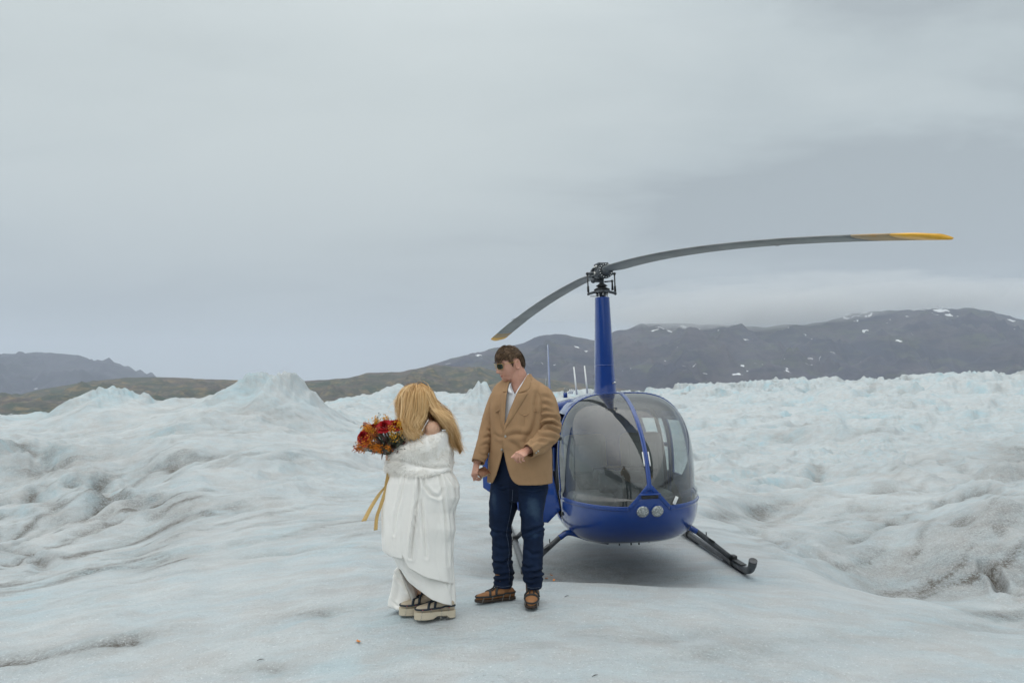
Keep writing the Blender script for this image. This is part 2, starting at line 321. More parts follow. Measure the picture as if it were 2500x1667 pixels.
# cracks and melt channels: paths on the ice as seen from the landing place, carved in the ground where they run
CR = [  # path (photo px), half width m, depth m, grit, blue
 ([(60,1100),(105,1112),(114,1124),(110,1146),(138,1148)],.16,.20,.9,.2),([(95,1120),(125,1132)],.5,.10,.7,0),([(0,1211),(50,1190),(90,1183),(125,1183)],.10,.10,.7,0),
 ([(170,1183),(240,1193),(262,1205),(288,1221),(255,1232),(238,1240),(215,1262),(198,1270)],.10,.20,.95,.3),([(80,1213),(120,1230),(150,1243)],.10,.12,.8,0),([(148,1226),(182,1217)],.10,.10,.7,0),
 ([(0,1347),(30,1335),(60,1320),(110,1300),(160,1288)],.07,.10,.8,0),([(0,1350),(40,1352),(82,1360)],.06,.10,.8,.4),([(0,1378),(40,1380)],.12,.12,.8,0),([(92,1366),(106,1376),(104,1390),(72,1402)],.06,.12,.9,0),
 ([(190,1312),(250,1292),(300,1265),(334,1252)],.08,.10,.8,0),([(226,1184),(290,1152),(348,1144)],.12,.14,.7,0),([(252,1178),(292,1166)],.10,.12,.8,0),([(300,1214),(334,1216)],.10,.12,.95,.2),([(350,1240),(376,1238)],.10,.08,.5,.5),
 ([(376,1146),(430,1141),(500,1125),(545,1116)],.14,.10,.75,0),([(404,1136),(420,1143)],.16,.12,.9,0),([(0,1262),(80,1265),(150,1280),(220,1274),(300,1262)],.10,.08,.55,.1),([(0,1240),(60,1226)],.1,.08,.6,0),
 ([(-80,1640),(0,1624),(40,1615),(90,1605),(160,1592),(240,1581),(318,1573)],.045,.035,1.0,0),([(20,1618),(160,1580),(300,1568)],.10,.0,.5,0),
 ([(215,1397),(262,1377),(360,1362),(445,1341)],.06,.035,.15,.8),([(455,1352),(540,1338),(600,1331)],.06,.03,.1,.7),([(600,1362),(690,1352),(760,1344),(900,1338)],.07,.035,.35,.6),([(560,1334),(580,1326)],.06,.03,.3,.4),
 ([(300,1644),(420,1612),(520,1580),(640,1543),(700,1524),(800,1502),(900,1478)],.06,.040,.12,.6),([(420,1600),(540,1560),(640,1540)],.08,.03,.05,.6),([(0,1505),(90,1492),(200,1480)],.08,.03,.1,.6),([(380,1480),(520,1450),(640,1440)],.08,.03,.1,.5),
 ([(560,1640),(680,1630)],.05,.02,.4,0),([(690,1508),(790,1500)],.06,.02,.4,0),([(1000,1420),(880,1410),(780,1440)],.12,.0,.35,0),
 ([(580,1228),(590,1246)],.12,.06,.8,0),([(560,1240),(470,1290),(400,1330),(350,1345)],.30,.0,.35,0),([(640,1120),(700,1118),(740,1130)],.12,.08,.4,.2),
 ([(1945,1312),(1975,1326),(2013,1343),(2036,1331),(2126,1294),(2180,1272)],.09,.14,.75,.3),([(2046,1304),(2060,1314)],.16,.06,1,0),([(2112,1272),(2128,1262)],.14,.08,.9,0),([(1966,1350),(2010,1362),(2050,1385)],.08,.06,.5,0),
 ([(2205,1264),(2250,1250),(2297,1236),(2330,1230),(2363,1218),(2406,1200),(2500,1208)],.07,.10,.85,0),([(2335,1262),(2350,1275)],.13,.10,1,0),([(2330,1290),(2380,1300),(2460,1270),(2520,1240)],.30,.0,.40,0),([(2440,1300),(2500,1255)],.06,.05,.8,0),
 ([(1760,1268),(1800,1256),(1853,1243),(1926,1229)],.16,.06,.6,0),([(1860,1290),(1900,1262)],.10,.04,.5,0),([(1835,1303),(1900,1318),(1935,1352),(1990,1352)],.07,.10,.25,.5),
 ([(2404,1398),(2432,1421),(2452,1452),(2480,1462)],.035,.22,.25,1.0),([(2006,1134),(1999,1152),(1991,1172)],.10,.14,.6,0),([(1898,1052),(1910,1064),(1925,1070)],.3,.3,.8,0),([(2212,1130),(2246,1122),(2290,1123),(2377,1149),(2480,1180)],.13,.12,.45,0),([(2170,1152),(2186,1136)],.12,.1,.6,0),
 ([(2455,1080),(2490,1100),(2470,1130)],.6,.1,.6,0),([(1770,1110),(1800,1100),(1850,1085)],.16,.12,.4,.2),([(2080,1070),(2110,1060),(2130,1055)],.4,.1,.5,0),([(2000,1420),(2130,1430),(2260,1450)],.1,.02,.05,.4),([(1500,1560),(1640,1562),(1760,1548)],.06,.02,.3,.1),([(1700,1600),(1900,1580),(2150,1560),(2400,1530)],.10,.02,.3,0),([(1420,1400),(1540,1425),(1700,1412)],.10,.01,.1,.2)]
def ground_at(px, py):
    D = np.geomspace(4.3, 130, 260); x = (px - CX) / FPX * D; zz = H(x, D); q = HY - FPX * (zz - CAMZ) / D; i = int(np.argmax(q <= py)) if (q <= py).any() else 259
    return x[i], D[i]
dig = np.zeros_like(GX); cgrit = np.zeros_like(GX); cblue = np.zeros_like(GX)
for k, (pl, w_, dp_, gr_, bl_) in enumerate(CR):
    w_ *= 1.7; pts = np.array([ground_at(*q) for q in pl]); x0_, y0_ = pts.min(0) - 3 * w_ - .5; x1_, y1_ = pts.max(0) + 3 * w_ + .5
    m = (GX > x0_) & (GX < x1_) & (GY > y0_) & (GY < y1_)
    if not m.any(): continue
    x, y = GX[m], GY[m]; wob = .9 * w_ + .03
    x = x + wob * fbm(x / (5 * w_ + .1), y / (5 * w_ + .1), 4, 600 + k, .6); y = y + wob * fbm(x / (5 * w_ + .1) + 9, y / (5 * w_ + .1), 4, 640 + k, .6); best = np.full(x.shape, 1e9)
    for a, b_ in zip(pts[:-1], pts[1:]):
        ab = b_ - a; tt_ = np.clip(((x - a[0]) * ab[0] + (y - a[1]) * ab[1]) / (ab @ ab + 1e-9), 0, 1); best = np.minimum(best, np.hypot(x - a[0] - tt_ * ab[0], y - a[1] - tt_ * ab[1]))
    vary = np.clip(.6 + .9 * fbm(GX[m] / (4 * w_ + .2), GY[m] / (4 * w_ + .2), 3, 680 + k), .1, 1.3); e1 = np.exp(-(best / w_) ** 2) * vary; e2 = np.exp(-(best / (2.6 * w_)) ** 2) * vary
    dig[m] += dp_ * e1 - .25 * dp_ * np.exp(-((best - 2 * w_) / (.8 * w_)) ** 2); cgrit[m] = np.maximum(cgrit[m], gr_ * np.maximum(e1 * 1.1, e2 * .5)); cblue[m] = np.maximum(cblue[m], bl_ * e1)
GZ = GZ - dig
def blur(A, k, ax):
    c = np.cumsum(np.pad(A, [(k + 1, k) if a == ax else (0, 0) for a in (0, 1)], mode='edge'), axis=ax)
    n = A.shape[ax]; i = np.arange(n)
    return (np.take(c, i + 2 * k + 1, axis=ax) - np.take(c, i, axis=ax)) / (2 * k + 1)
B = GZ.copy()
for _ in range(2): B = blur(blur(B, 9, 0), 9, 1)
conc = (B - GZ) / (0.012 * RR + 0.02)            # >0 in hollows where meltwater leaves its grit
wx = fbm(GX / 6, GY / 6, 3, 91)
grit = fbm(GX / 3.5 + wx, GY / 2.2 - wx, 5, 95) ; streak = ridged((GX * .8 + GY * .6) / 4.2 + wx, (-GX * .6 + GY * .8) / 1.1 + 1.5 * wx, 5, 101)
far_s = ridged(GX / 14 + wx, GY / 11 + wx, 6, 111)
zone = np.clip(0.30 + 0.9 * np.exp(-((np.arctan2(GX, GY) + 0.55) / 0.22) ** 2) * np.exp(-((RR - 14) / 6) ** 2) + 0.35 * np.exp(-((np.arctan2(GX, GY) - 0.52) / 0.2) ** 2) * np.exp(-((RR - 13) / 4) ** 2), 0, 1.2)
dirt = np.clip(conc * 0.38, 0, .7) * sstep(7, 11, RR) * 0.8 + zone * (sstep(0.60, 0.86, streak) * 0.65 + sstep(0.05, 0.5, grit) * 0.55) * sstep(7, 11, RR) \
     + 0.22 * sstep(0.62, 0.85, streak) * (1 - sstep(9, 13, RR)) * sstep(-0.1, 0.4, grit)
# coarse grey grit blown clear under and round the helicopter
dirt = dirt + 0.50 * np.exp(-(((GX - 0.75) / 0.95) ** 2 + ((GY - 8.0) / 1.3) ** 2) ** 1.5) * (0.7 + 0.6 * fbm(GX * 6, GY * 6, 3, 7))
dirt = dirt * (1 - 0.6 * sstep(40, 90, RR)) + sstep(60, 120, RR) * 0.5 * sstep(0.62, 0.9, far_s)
dirt = np.maximum(dirt, cgrit)
dirt = np.maximum(dirt, sstep(-2.0, -7, GY) * (0.55 + 0.6 * fbm(GX / 3, GY / 3, 4, 131)) * (1 - sstep(300, 900, RR)))   # dirty moraine ice behind the photographer
slope = np.abs(np.gradient(GZ, axis=0)) / (RR * 0.00125 + 1e-4) + np.abs(np.gradient(GZ, axis=1)) / (np.gradient(RR, axis=1) + 1e-6)
bluen = fbm(GX / 4.5, GY / 4.5, 4, 121)
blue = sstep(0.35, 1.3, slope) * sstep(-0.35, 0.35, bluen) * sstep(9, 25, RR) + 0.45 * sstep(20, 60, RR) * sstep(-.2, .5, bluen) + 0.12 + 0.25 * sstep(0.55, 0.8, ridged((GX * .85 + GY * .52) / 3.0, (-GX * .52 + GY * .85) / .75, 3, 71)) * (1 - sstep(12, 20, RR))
blue = np.maximum(blue, cblue)
for (mpx, mD, h, wdt, dp) in MOUNDS:
    if mD > 24: blue = np.maximum(blue, 1.1 * min(h, .8) * np.exp(-.9 * (((GX - (mpx - CX) / FPX * mD) / wdt) ** 2 + ((GY - mD) / dp) ** 2)))
GV = np.stack([GX, GY, GZ], -1).reshape(-1, 3)
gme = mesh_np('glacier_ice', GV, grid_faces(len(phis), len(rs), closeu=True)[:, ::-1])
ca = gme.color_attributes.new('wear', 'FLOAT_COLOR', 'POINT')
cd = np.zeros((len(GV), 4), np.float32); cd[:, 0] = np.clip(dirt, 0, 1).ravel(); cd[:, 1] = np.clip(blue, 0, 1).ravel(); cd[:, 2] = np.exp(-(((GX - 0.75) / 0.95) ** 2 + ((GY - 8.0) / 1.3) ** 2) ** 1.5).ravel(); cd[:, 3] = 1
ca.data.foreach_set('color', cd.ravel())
ice = bpy.data.materials.new('glacier_ice'); ice.use_nodes = True; t = ice.node_tree; b = t.nodes['Principled BSDF']
at = N(t, 'ShaderNodeAttribute', attribute_name='wear'); sp = N(t, 'ShaderNodeSeparateColor'); t.links.new(at.outputs['Color'], sp.inputs[0])
tc = N(t, 'ShaderNodeTexCoord'); geo = tc.outputs['Object']
def noise(scale, det=4, rough=.6, dist=0, vec=None, stretch=None, rot=None):
    v = vec or geo
    if stretch:
        q = N(t, 'ShaderNodeMapping'); q.inputs['Scale'].default_value = stretch
        if rot: q.inputs['Rotation'].default_value = rot
        t.links.new(v, q.inputs[0]); v = q.outputs[0]
    n = N(t, 'ShaderNodeTexNoise', inputs={'Scale': scale, 'Detail': det, 'Roughness': rough, 'Distortion': dist}); t.links.new(v, n.inputs['Vector']); return n.outputs['Fac']
def mixc(f, a, c):
    m = N(t, 'ShaderNodeMix', data_type='RGBA')
    for s, i in ((f, 0), (a, 6), (c, 7)):
        if hasattr(s, 'links') : t.links.new(s, m.inputs[i])
        else: m.inputs[i].default_value = s
    return m.outputs[2]
def mth(op, a, c=0.0, d=0.0, clamp=False):
    m = N(t, 'ShaderNodeMath', operation=op, use_clamp=clamp)
    for s, i in ((a, 0), (c, 1), (d, 2)):
        if hasattr(s, 'links'): t.links.new(s, m.inputs[i])
        else: m.inputs[i].default_value = s
    return m.outputs[0]
def mrange(v, a, c, lo=0.0, hi=1.0):
    m = N(t, 'ShaderNodeMapRange', inputs={'From Min': a, 'From Max': c, 'To Min': lo, 'To Max': hi}); t.links.new(v, m.inputs['Value']); return m.outputs[0]
WHITE = (0.515, 0.545, 0.556, 1); PALE = (0.440, 0.497, 0.525, 1); BLUE = (0.330, 0.510, 0.580, 1); DIRT = (0.105, 0.095, 0.082, 1); SILT = (0.43, 0.42, 0.41, 1)
c0 = mixc(mrange(noise(1.1, 5, .6, .3, stretch=(1, 1.7, 1), rot=(0, 0, -.5)), .38, .62), WHITE, PALE)
c1 = mixc(mth('MULTIPLY', sp.outputs[1], mrange(noise(.35, 5, .6, .6), .42, .62, .15, .95), clamp=True), c0, BLUE)
grain = noise(38, 3, .7)
silt = mth('MULTIPLY', mrange(noise(2.3, 6, .65, .5, stretch=(1, 1.9, 1), rot=(0, 0, -.5)), .42, .66), 0.60)
c2 = mixc(silt, c1, SILT)
dd = mth('MULTIPLY', mth('ADD', sp.outputs[0], mth('MULTIPLY', mth('SUBTRACT', grain, 0.5), mth('MULTIPLY', sp.outputs[0], 2.6))), mrange(noise(5, 6, .7), .3, .6, .6, 1.2), clamp=True)
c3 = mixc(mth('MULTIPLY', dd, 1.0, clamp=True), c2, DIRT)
fine = noise(64, 2, .8)
c4 = mixc(mrange(fine, .58, .72, 0, .38), c3, (.16, .17, .17, 1))
c5 = mixc(mrange(noise(48, 2, .8), .60, .72, 0, .6), c4, (.74, .78, .80, 1))
t.links.new(c5, b.inputs['Base Color'])
b.inputs['Roughness'].default_value = 0.55; b.inputs['Specular IOR Level'].default_value = 0.3
b.inputs['Subsurface Weight'].default_value = 0.0
h1 = mth('ADD', mth('MULTIPLY', noise(26, 4, .75), 0.5), mth('MULTIPLY', noise(90, 2, .8), 0.25))
h2 = mth('ADD', h1, mth('MULTIPLY', noise(3.0, 6, .62, .4, stretch=(1, 3.0, 1), rot=(0, 0, -.55)), 1.5))
h3 = mth('ADD', h2, mth('MULTIPLY', mth('MULTIPLY', noise(55, 2, .8), sp.outputs[2]), 5.0))
bp = N(t, 'ShaderNodeBump', inputs={'Strength': 0.8, 'Distance': 0.04}); t.links.new(h3, bp.inputs['Height']); t.links.new(bp.outputs[0], b.inputs['Normal'])
link('glacier_ice', gme, ice, kind='structure')

# ---------------------------------------------------------------- mountains
def mountain(name, prof, D, Dbase, zb, depth, seed, mat, rough, amp=1.0, kindl=None):
    """prof: [(px, py)] of the crest seen from the landing place; real range with a near and a far side"""
    pp = np.array(prof, float); n = int(420 if pp[-1, 0] - pp[0, 0] > 900 else 240)
    px = np.linspace(pp[0, 0], pp[-1, 0], n); py = np.interp(px, pp[:, 0], pp[:, 1])
    Dn = D * (1 + 0.10 * fbm(px / 400, px * 0, 3, seed + 2))
    cx_ = (px - CX) / FPX * Dn; cz = CAMZ - (py - HY) / FPX * Dn
    m = 70; tt = np.concatenate([np.linspace(0, 1, 52), 1 + np.linspace(0.06, 1, m - 52)])
    T, I = np.meshgrid(tt, np.arange(n), indexing='xy')
    X = cx_[I] * (1 + 0 * T); Dc = Dn[I]
    Y = np.where(T <= 1, Dbase + (Dc - Dbase) * T, Dc + (T - 1) * depth)
    X = X * np.where(T <= 1, (Y / Dc) * .45 + .55, 1)
    up = np.where(T <= 1, T ** 1.25, 1 - (T - 1) ** 1.3)
    base = zb + (cz[I] - zb) * up
    rn = ridged(X / rough, Y / (rough * 1.6), 6, seed, .55) - .55 + .35 * fbm(X / (rough * .3), Y / (rough * .3), 4, seed + 9)
    k = np.where(T <= 1, (T * (1 - T) * 4) ** .7, np.minimum((T - 1) * 3, 1))
    Z = base + rn * amp * (cz[I] - zb) * 0.72 * k
    # crest jaggedness
    cr = fbm(px / 34, px * 0 + seed, 6, seed + 5, .55) * 0.028 * (cz - zb)
    Z = Z + cr[I] * np.exp(-((T - 1) / .14) ** 2)
    V = np.stack([X, Y, Z], -1).reshape(-1, 3)
    return link(name, mesh_np(name, V, grid_faces(n, len(tt))[:, ::-1]), mat, kind='structure')
def rockmat(name, cols, scale, snow=0.0, snow_z=(0, 1), snow_t=.62):
    global t, geo
    m = bpy.data.materials.new(name); m.use_nodes = True; t = m.node_tree; b = t.nodes['Principled BSDF']; geo = N(t, 'ShaderNodeTexCoord').outputs['Object']
    a = mixc(mrange(noise(scale, 6, .62, .6, stretch=(1, .7, 3)), .4, .6), cols[0], cols[1])
    a = mixc(mrange(noise(scale * 3.1, 5, .65, .5, stretch=(1, .6, 3.5)), .5, .66), a, cols[2])
    if len(cols) > 3: a = mixc(mrange(noise(scale * 7, 4, .7, 0, stretch=(1, .6, 3)), .52, .68, 0, .8), a, cols[3])
    if snow:
        sz = N(t, 'ShaderNodeSeparateXYZ'); t.links.new(geo, sz.inputs[0])
        hz = mrange(sz.outputs[2], snow_z[0], snow_z[1], 0, .17)
        sn = mrange(mth('ADD', noise(scale * 3.3, 3, .5, .9, stretch=(1.2, .8, 2.6)), hz), snow_t, snow_t + .02)
        a = mixc(sn, a, (.72, .74, .76, 1))
    t.links.new(a, b.inputs['Base Color']); b.inputs['Roughness'].default_value = .9; b.inputs['Specular IOR Level'].default_value = .15
    return m
D2F = 1.0629
def dp(l): return [(x * D2F, y * D2F) for x, y in l]
m_blue = rockmat('slate_mountain', [(.030, .034, .062, 1), (.050, .052, .080, 1), (.040, .048, .062, 1)], .004, 1, (350, 700), .74)
m_brown = rockmat('tundra_hill', [(.095, .078, .068, 1), (.042, .060, .040, 1), (.170, .130, .070, 1), (.024, .036, .034, 1)], .010)
m_range = rockmat('range_rock', [(.036, .040, .066, 1), (.078, .072, .088, 1), (.070, .080, .072, 1), (.026, .030, .052, 1)], .0035, 1, (220, 540), .685)
mountain('mountain', dp([(-700, 840), (-300, 800), (-120, 822), (0, 815), (50, 811), (100, 809), (150, 813), (180, 816), (205, 828), (245, 834), (262, 846), (300, 864), (345, 884), (420, 915), (500, 940)]), 4600, 3000, -60, 1400, 3, m_blue, 420, .8)
mountain('mountain', dp([(470, 900), (520, 885), (560, 877), (590, 872), (610, 878), (650, 890), (700, 900)]), 8200, 7000, -60, 900, 5, m_blue, 420, .6)
mountain('mountain', dp([(760, 930), (850, 895), (950, 850), (1040, 822), (1080, 814), (1140, 801), (1200, 789), (1240, 771), (1265, 768), (1290, 768), (1330, 775), (1365, 781), (1395, 772), (1410, 760), (1440, 758), (1470, 746), (1520, 742), (1600, 744), (1700, 747), (1760, 752), (1790, 746), (1850, 746), (1900, 738), (1950, 722), (2000, 716), (2100, 711), (2200, 709), (2260, 710), (2300, 722), (2352, 737), (2500, 760), (2800, 800), (3300, 860)]), 3400, 1500, -60, 1500, 11, m_range, 430, .75)
mountain('hill', dp([(-900, 960), (-500, 950), (-200, 935), (0, 920), (100, 893), (200, 877), (290, 867), (370, 866), (450, 870), (560, 873), (610, 881), (700, 875), (800, 868), (850, 856), (920, 854), (1000, 838), (1100, 845), (1250, 870), (1450, 895), (1700, 915)]), 1900, 900, -40, 900, 17, m_brown, 170, .8)
# dark rocky slope on the other side of the ice, behind the photographer
bx = np.linspace(-1, 1, 90); V = []
for i, a in enumerate(bx):
    ang = math.pi + a * 1.5
    for j in range(24):
        q = j / 23; r_ = 900 + 1500 * q
        h = -40 + (q ** 1.2) * (230 + 130 * float(ridged(a * 3, q * 0.0, 4, 71)) + 60 * float(fbm(a * 20, q * 3, 4, 72)))
        V.append((r_ * math.sin(ang), r_ * math.cos(ang), h))
link('mountain', mesh_np('mountain', V, grid_faces(90, 24)), rockmat('back_rock', [(.03, .032, .04, 1), (.05, .05, .055, 1), (.04, .045, .04, 1)], .006, 1, (250, 500), .78), kind='structure')

# ---------------------------------------------------------------- low cloud on the summits
clm = bpy.data.materials.new('low_cloud'); clm.use_nodes = True; t = clm.node_tree; t.nodes.clear()
o_ = N(t, 'ShaderNodeOutputMaterial'); pv = N(t, 'ShaderNodeVolumePrincipled'); pv.inputs['Color'].default_value = (.95, .975, .98, 1); pv.inputs['Density'].default_value = 0.0017; t.links.new(pv.outputs[0], o_.inputs['Volume'])
for k, (px_, py_, D_, hw, hh, dd_) in enumerate(((1790, 750, 3350, 300, 40, 420), (1640, 772, 3300, 150, 24, 300), (1960, 740, 3350, 190, 36, 350), (2160, 712, 3450, 230, 30, 400), (2400, 712, 3450, 240, 32, 400), (2620, 720, 3500, 220, 50, 400), (1720, 735, 3500, 400, 46, 300), (2080, 700, 3600, 380, 50, 300))):
    c = P(px_, py_ + 15, D_); m = MB(); m.sphere((0, 0, 0), 1, 56, 36); V = np.concatenate(m.V); 
    V = V * (1 + .55 * fbm(V[:, 0] * 3 + k * 7, V[:, 2] * 2 + V[:, 1] * 2, 4, 400 + k))[:, None] * np.array([hw / FPX * D_, dd_, hh / FPX * D_]) + c
    link('cloud', mesh_np('cloud', V, m.F), clm, kind='stuff')

# ---------------------------------------------------------------- haze
hz = MB(); hz.box((0, 0, 325), (26000, 26000, 950))
hm = bpy.data.materials.new('haze'); hm.use_nodes = True; t = hm.node_tree; t.nodes.clear()
o_ = N(t, 'ShaderNodeOutputMaterial'); pv = N(t, 'ShaderNodeVolumePrincipled'); pv.inputs['Color'].default_value = (.72, .79, .90, 1); pv.inputs['Density'].default_value = 0.00012; pv.inputs['Anisotropy'].default_value = .0
t.links.new(pv.outputs[0], o_.inputs['Volume'])
hz.build('haze', hm, smooth=False, kind='stuff')
# ---------------------------------------------------------------- helicopter
ROLL, YAW = math.radians(-1.9), math.radians(3.4)
heli = thing('helicopter', 'glossy blue helicopter with bubble windscreen and open side door parked on the ice', 'helicopter', (1.145, 9.0, PAD_Z), (0, ROLL, YAW))
HM = Matrix.Translation(heli.location) @ Euler((0, ROLL, YAW)).to_matrix().to_4x4(); HI = HM.inverted()
def hl(p): return np.array(HI @ Vector(p))
blue = pmat('blue_paint', (.0018, .040, .225), rough=.28, var=.05, vscale=3, coat=1.0, spec=.15)
b_ = blue.node_tree.nodes['Principled BSDF']; b_.inputs['Metallic'].default_value = .0
blue_d = blue
black = pmat('black_metal', (.018, .02, .022), rough=.45, var=.3, vscale=30, bump=.15)
gun = pmat('grey_metal', (.075, .085, .095), rough=.42, metal=.4, var=.25, vscale=25, bump=.1)
steel = pmat('bright_steel', (.5, .5, .48), rough=.3, metal=.9, var=.2, vscale=40)
rubber = pmat('black_rubber', (.012, .013, .014), rough=.6, var=.2)
seatm = pmat('grey_leather', (.13, .135, .13), rough=.55, var=.1, vscale=6, bump=.25, bscale=90)
linerm = pmat('cabin_lining', (.050, .054, .056), rough=.8, var=.15)
whitem = pmat('white_plastic', (.72, .74, .74), rough=.4, var=.03)
redm = pmat('red_plastic', (.60, .05, .03), rough=.4)
bladem = pmat('blade_paint', (.175, .188, .190), rough=.5, var=.22, vscale=2.5, stretch=(1, 1, 1), bump=.05)
yellowm = pmat('yellow_tip_paint', (.72, .38, .03), rough=.45, var=.2, vscale=6)
wornm = pmat('worn_yellow_paint', (.55, .33, .12), rough=.6, var=.3, vscale=14, col2=(.36, .28, .18))
def glassmat(name, tint, film, refl=1.45, rough=.0, spots=True):
    global t
    m = bpy.data.materials.new(name); m.use_nodes = True; t = m.node_tree; t.nodes.clear()
    o = N(t, 'ShaderNodeOutputMaterial'); tr = N(t, 'ShaderNodeBsdfTransparent'); tr.inputs[0].default_value = (*tint, 1)
    gl = N(t, 'ShaderNodeBsdfGlossy'); gl.inputs['Roughness'].default_value = rough; gl.inputs['Color'].default_value = (1, 1, 1, 1)
    fr = N(t, 'ShaderNodeFresnel'); gb = N(t, 'ShaderNodeNewGeometry'); io = N(t, 'ShaderNodeMapRange', inputs={'To Min': refl, 'To Max': 1 / refl}); t.links.new(gb.outputs['Backfacing'], io.inputs['Value']); t.links.new(io.outputs[0], fr.inputs['IOR'])
    mx = N(t, 'ShaderNodeMixShader'); t.links.new(fr.outputs[0], mx.inputs[0]); 
    df = N(t, 'ShaderNodeBsdfDiffuse'); df.inputs[0].default_value = (.42, .44, .44, 1)
    fm = N(t, 'ShaderNodeMixShader'); geo_ = N(t, 'ShaderNodeTexCoord').outputs['Object']
    nz = N(t, 'ShaderNodeTexNoise', inputs={'Scale': 2.5, 'Detail': 4.0}); t.links.new(geo_, nz.inputs['Vector'])
    r0 = N(t, 'ShaderNodeMapRange', inputs={'From Min': .3, 'From Max': .7, 'To Min': film * .6, 'To Max': film * 1.4}); t.links.new(nz.outputs['Fac'], r0.inputs['Value']); f_ = r0.outputs[0]
    if spots:                                   # rain specks on the perspex
        vo = N(t, 'ShaderNodeTexVoronoi', inputs={'Scale': 34.0}); t.links.new(geo_, vo.inputs['Vector'])
        r1 = N(t, 'ShaderNodeMapRange', inputs={'From Min': .07, 'From Max': .13, 'To Min': .75, 'To Max': 0.0}); t.links.new(vo.outputs['Distance'], r1.inputs['Value'])
        cm = N(t, 'ShaderNodeMath', operation='GREATER_THAN', inputs={1: .82}); sc_ = N(t, 'ShaderNodeSeparateColor'); t.links.new(vo.outputs['Color'], sc_.inputs[0]); t.links.new(sc_.outputs[0], cm.inputs[0])
        ml = N(t, 'ShaderNodeMath', operation='MULTIPLY'); t.links.new(r1.outputs[0], ml.inputs[0]); t.links.new(cm.outputs[0], ml.inputs[1])
        mxx = N(t, 'ShaderNodeMath', operation='MAXIMUM'); t.links.new(ml.outputs[0], mxx.inputs[0]); t.links.new(f_, mxx.inputs[1]); f_ = mxx.outputs[0]
    t.links.new(f_, fm.inputs[0]); t.links.new(tr.outputs[0], fm.inputs[1]); t.links.new(df.outputs[0], fm.inputs[2])
    t.links.new(fm.outputs[0], mx.inputs[1]); t.links.new(gl.outputs[0], mx.inputs[2]); t.links.new(mx.outputs[0], o.inputs[0])
    return m
wsglass = glassmat('windscreen_perspex', (.54, .60, .60), .055, 1.85)
winglass = glassmat('window_perspex', (.88, .92, .91), .03, 1.40, spots=False)

A_, YC, BF, BB, ZC, CU, CD = .703, -.32, 1.43, 1.55, .86, .95, .575
def cab(d, off=0.0):
    """point of the cabin skin in direction d from its centre"""
    d = np.asarray(d, float); x, y, z = d[..., 0], d[..., 1], d[..., 2]
    nx = np.where(z > 0, 3.3, 3.4); c = np.where(z > 0, CU, CD); b = np.where(y < 0, BF, BB); ny = np.where(y < 0, np.where(z > 0, 2.02, 2.25), 2.6)
    q = (np.abs(x / A_) ** nx + np.abs(z / c) ** nx) ** (1 / nx)
    r = (q ** ny + np.abs(y / b) ** ny) ** (-1 / ny) + off
    return np.stack([x * r, y * r + YC, z * r + ZC], -1)
def skin_y(x, z, off=0.0):
    """front skin point at given x,z"""
    zz = z - ZC; nx = 3.3 if zz > 0 else 3.4; c = CU if zz > 0 else CD; ny = 2.02 if zz > 0 else 2.25
    q = (abs(x / A_) ** nx + abs(zz / c) ** nx) ** (1 / nx)
    return YC - BF * max(0, 1 - q ** ny) ** (1 / ny) - off
def hoop(z): return -.74 + .20 * (z - .8)
NU, NV = 120, 90
th = np.pi * (np.arange(1, NV) / NV); ps = 2 * np.pi * np.arange(NU) / NU
PS, TH = np.meshgrid(ps, th, indexing='ij')
d = np.stack([np.sin(TH) * np.cos(PS), -np.cos(TH), np.sin(TH) * np.sin(PS)], -1)
Vc = cab(d).reshape(-1, 3)
Fc = [tuple(f) for f in grid_faces(NU, NV - 1, closeu=True)]
Vc = np.vstack([Vc, cab(np.array([[0, -1., 0]])), cab(np.array([[0, 1., 0]]))])
for i in range(NU):
    j = (i + 1) % NU; Fc.append((len(Vc) - 2, j * (NV - 1), i * (NV - 1))); Fc.append((len(Vc) - 1, i * (NV - 1) + NV - 2, j * (NV - 1) + NV - 2))
bm = bmesh.new(); bm.from_mesh(mesh_np('tmp', Vc, Fc))
def cut(co, no, sel=None):
    fs = [f for f in bm.faces if sel is None or sel(f.calc_center_median())]
    es = set(e for f in fs for e in f.edges); vs = set(v for f in fs for v in f.verts)
    bmesh.ops.bisect_plane(bm, geom=list(vs) + list(es) + fs, dist=1e-5, plane_co=co, plane_no=no)
WL, APX, TW = .775, .985, .185
cut((0, -.74, .8), (0, 1, -.20))
cut((0, 0, WL), (0, 0, 1), lambda c: c.y < -.3)
for s in (-1, 1):
    cut((s * .017, 0, 0), (1, 0, 0), lambda c: c.y < hoop(c.z) + .01 and c.z > .7)
    cut((0, 0, APX), Vector((s * (APX - WL), 0, TW)).normalized(), lambda c: c.y < -1 and .7 < c.z < 1.05)
# doors: front door between the hoop and y=.12, rear door to y=.82; sills at .44, heads at 1.62
DS, DH, DM, DR = .52, 1.60, .12, .84
side = lambda c: abs(c.x) > .3 and c.y > -.9
cut((0, DM, 0), (0, 1, 0), side); cut((0, DR, 0), (0, 1, 0), side); cut((0, 0, DS), (0, 0, 1), side); cut((0, 0, DH), (0, 0, 1), side)
cut((0, -.74 + .075, .8), (0, 1, -.20), side)
for yv in (DM - .06, DM + .07, DR - .08): cut((0, yv, 0), (0, 1, 0), side)
for zv in (.90, 1.50, 1.175, 1.215): cut((0, 0, zv), (0, 0, 1), side)
cut((0, -.50, .53), Vector((0, -.52, 1)).normalized(), lambda c: abs(c.x) > .3 and -.9 < c.y < .13 and .4 < c.z < 1.0)
cut((0, -.60, .50), Vector((0, .9, 1)).normalized(), lambda c: abs(c.x) > .3 and -.9 < c.y < .13 and .4 < c.z < .8)
cut((0, -.30, .90), Vector((0, .6, 1)).normalized(), lambda c: abs(c.x) > .3 and -.8 < c.y < .1 and .5 < c.z < 1.1)
